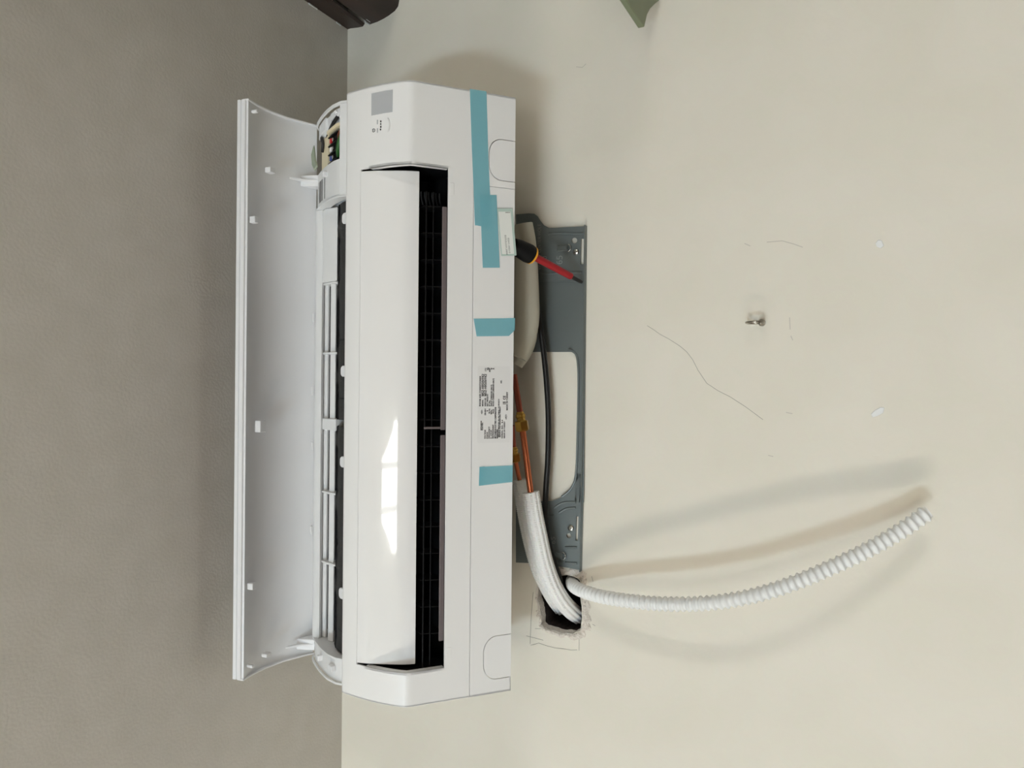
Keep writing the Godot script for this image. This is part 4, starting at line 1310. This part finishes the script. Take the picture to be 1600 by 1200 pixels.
func build_pipes() -> void:
	var t := thing("insulated_pipe", Vector3(-0.1646, 2.1722, 0.0620), "white foam insulated pipe with a copper core bending into the wall hole", "pipe", "insulated copper pipes")
	var st := mb()
	insul(st, [Vector3(-0.1646, 2.1722, 0.0620), Vector3(-0.1948, 2.1675, 0.0600), Vector3(-0.2292, 2.1619, 0.0550), Vector3(-0.2690, 2.1550, 0.0480), Vector3(-0.3051, 2.1471, 0.0360), Vector3(-0.3367, 2.1381, 0.0160), Vector3(-0.3595, 2.1330, -0.0120), Vector3(-0.3788, 2.1367, -0.0500)], 0.0128, 0.0)
	obj("insulation", st, M.foam_white, t, "white embossed foam sleeve")
	st = mb()
	rod(st, Vector3(-0.0722, 2.1841, 0.0660), Vector3(-0.1704, 2.1711, 0.0620), 0.0047, 0.0047, 20)
	obj("copper_core", st, M.copper, t, "bright copper pipe")
	flare(t, Vector3(-0.0722, 2.1841, 0.0660), Vector3(-0.0468, 2.1882, 0.0670), Vector3(0.0147, 2.1982, 0.0700), 1.0)
	t = thing("insulated_pipe", Vector3(-0.1497, 2.1905, 0.0580), "second white foam insulated pipe, tucked behind the first under the unit", "pipe", "insulated copper pipes")
	st = mb()
	insul(st, [Vector3(-0.1508, 2.2023, 0.0380), Vector3(-0.2008, 2.1944, 0.0350), Vector3(-0.2462, 2.1863, 0.0300), Vector3(-0.2871, 2.1774, 0.0220), Vector3(-0.3168, 2.1701, 0.0080), Vector3(-0.3442, 2.1660, -0.0140), Vector3(-0.3722, 2.1695, -0.0550)], 0.0115, 1.7)
	obj("insulation", st, M.foam_white, t, "smooth white foam sleeve")
	st = mb()
	rod(st, Vector3(-0.1220, 2.2054, 0.0460), Vector3(-0.1567, 2.2012, 0.0380), 0.0034, 0.0034, 16)
	obj("copper_core", st, M.copper, t)
	flare(t, Vector3(-0.1220, 2.2054, 0.0460), Vector3(-0.0998, 2.2070, 0.0500), Vector3(-0.0643, 2.2057, 0.0600), 0.82)
	# grey foam bundle of the unit's own pipes
	t = thing("pipe_bundle", Vector3(0.0998, 2.1903, 0.0450), "thick grey foam wrapped pipe hanging under the unit behind the screwdriver", "pipe")
	st = mb()
	tube(st, spline([Vector3(0.2422, 2.1906, 0.0700), Vector3(0.2153, 2.1868, 0.0660), Vector3(0.1766, 2.1851, 0.0620), Vector3(0.1327, 2.1835, 0.0600), Vector3(0.0983, 2.1832, 0.0600), Vector3(0.0689, 2.1885, 0.0620), Vector3(0.0432, 2.1984, 0.0680)], 0.004), func(l, a): return 0.0190 + 0.0016 * cos(a * 2.0 + 0.6) - 0.008 * clampf((l - 0.20) / 0.04, 0.0, 1.0) * 0.35, 28)
	obj("wrapped_pipe", st, M.foam_grey, t)
	st = mb()
	tube(st, spline([Vector3(0.0995, 2.1854, 0.0460), Vector3(0.0747, 2.1841, 0.0460), Vector3(0.0518, 2.1906, 0.0480), Vector3(0.0319, 2.2039, 0.0520)], 0.004), func(_l, _a): return 0.0120, 24)
	obj("wrapped_pipe", st, M.foam_grey, t)
	# black cable
	st = mb()
	var cb := obj_cable()
	cb.set_meta("category", "cable")

func obj_cable() -> MeshInstance3D:
	var st := mb()
	tube(st, spline([Vector3(0.1308, 2.1799, 0.0300), Vector3(0.0906, 2.1738, 0.0280), Vector3(0.0455, 2.1677, 0.0260), Vector3(-0.0095, 2.1626, 0.0240), Vector3(-0.0595, 2.1600, 0.0240), Vector3(-0.1196, 2.1605, 0.0240), Vector3(-0.1648, 2.1634, 0.0240), Vector3(-0.1999, 2.1641, 0.0240), Vector3(-0.2400, 2.1603, 0.0220), Vector3(-0.2751, 2.1530, 0.0180), Vector3(-0.3007, 2.1471, 0.0080), Vector3(-0.3242, 2.1562, -0.0220), Vector3(-0.3516, 2.1782, -0.0700)], 0.004), func(_l, _a): return 0.0046, 14)
	var o := obj("power_cable", st, M.cable_black)
	o.set_meta("label", "black round cable running from the bracket into the wall hole")
	return o

func flare(t: Node3D, a: Vector3, b: Vector3, c: Vector3, k: float) -> void:
	# brass flare nut from a towards b, union body beyond, dull copper stub to c
	var d := (b - a).normalized()
	var st := mb()
	lathe(st, a, d, [Vector2(0, 0), Vector2(0, 0.0075 * k), Vector2(0.002, 0.0108 * k), Vector2(0.0150 * k, 0.0108 * k), Vector2(0.0165 * k, 0.0092 * k), Vector2(0.0165 * k, 0)], 6, true)
	obj("flare_nut", st, M.brass, t, "hexagonal brass flare nut")
	st = mb()
	lathe(st, a + d * 0.0160 * k, d, [Vector2(0, 0.0066 * k), Vector2(0.005 * k, 0.0066 * k), Vector2(0.006 * k, 0.0076 * k), Vector2(0.010 * k, 0.0076 * k), Vector2(0.011 * k, 0.0060 * k), Vector2(0.014 * k, 0.0060 * k), Vector2(0.015 * k, 0.0)], 20)
	obj("union", st, M.brass, t)
	st = mb()
	rod(st, a + d * 0.029 * k, c, 0.0048 * k, 0.0048 * k, 18)
	obj("pipe_stub", st, M.copper_dull, t)

func build_screwdriver() -> void:
	var tip := Vector3(0.1579, 2.1095, 0.0160)
	var e := Vector3(0.1889, 2.1556, 0.0980)
	var d := (e - tip).normalized()
	var L := (e - tip).length()
	var t := thing("screwdriver", tip, "insulated screwdriver with red shank propping the unit off the wall", "screwdriver")
	var st := mb()
	lathe(st, tip, d, [Vector2(0, 0), Vector2(0, 0.0024), Vector2(0.003, 0.0030), Vector2(L * 0.24, 0.0032), Vector2(L * 0.24, 0)], 14)
	obj("tip", st, M.cable_black, t)
	st = mb()
	lathe(st, tip, d, [Vector2(L * 0.22, 0.0), Vector2(L * 0.22, 0.0046), Vector2(L * 0.24, 0.0052), Vector2(L * 0.98, 0.0056), Vector2(L, 0.0)], 18)
	obj("insulated_shank", st, M.shank_red, t, "red insulated shank")
	st = mb()
	lathe(st, e, d, [Vector2(-0.0015, 0.0), Vector2(-0.0015, 0.0118), Vector2(0.0, 0.0132), Vector2(0.0025, 0.0137), Vector2(0.0025, 0.0)], 24)
	obj("collar", st, M.ring_yellow, t, "yellow ring")
	st = mb()
	lathe(st, e + d * 0.0025, d, [Vector2(0, 0.0), Vector2(0, 0.0134), Vector2(0.006, 0.0142), Vector2(0.014, 0.0136), Vector2(0.026, 0.0125), Vector2(0.034, 0.0105), Vector2(0.036, 0.0)], 24)
	obj("handle", st, M.handle_black, t)

func build_conduit() -> void:
	var pts := spline([Vector3(-0.3153, 2.1375, -0.0250), Vector3(-0.3145, 2.1256, 0.0020), Vector3(-0.3125, 2.1020, 0.0300), Vector3(-0.3098, 2.0590, 0.0560), Vector3(-0.3047, 1.9960, 0.0740), Vector3(-0.2971, 1.9398, 0.0830), Vector3(-0.2859, 1.8877, 0.0880), Vector3(-0.2701, 1.8392, 0.0880), Vector3(-0.2497, 1.7933, 0.0830), Vector3(-0.2261, 1.7492, 0.0740), Vector3(-0.2006, 1.7062, 0.0620), Vector3(-0.1762, 1.6709, 0.0500), Vector3(-0.1532, 1.6430, 0.0400)], 0.00085)
	var st := mb()
	# corrugation: ridges about 8 mm apart, tighter where the hose is squeezed at the hole
	tube(st, pts, func(l, _a):
		var ph: float = l * 110.0 + 1.7 * exp(-l * 6.0) * -3.0
		var q: float = 0.5 + 0.5 * cos(TAU * ph)
		return 0.0076 + 0.0027 * pow(q, 1.3), 32)
	var o := obj("corrugated_hose", st, M.hose_white)
	o.set_meta("label", "white corrugated hose curving out of the wall hole across the wall")
	o.set_meta("category", "hose")

func build_hook() -> void:
	var c := Vector2(0.0880, 1.8523)
	var t := thing("screw_eye", Vector3(c.x, c.y, 0.0), "small steel ring hook screwed into the bare wall", "hook")
	var st := mb()
	var pts := PackedVector3Array()
	for k in 33:
		var a := TAU * k / 32.0
		pts.append(Vector3(c.x, c.y + cos(a) * 0.0118, 0.0170 + sin(a) * 0.0118))
	tube(st, pts, func(_l, _a): return 0.0017, 12, false)
	obj("ring", st, M.hook_steel, t)
	st = mb()
	var e := Vector2(0.0888, 1.8456)
	lathe(st, Vector3(e.x, e.y, -0.004), Vector3(0, 0, 1), [Vector2(0, 0), Vector2(0, 0.0052), Vector2(0.008, 0.0050), Vector2(0.012, 0.0040), Vector2(0.0135, 0.0022), Vector2(0.0128, 0.0)], 18)
	obj("shank", st, M.hook_steel, t)
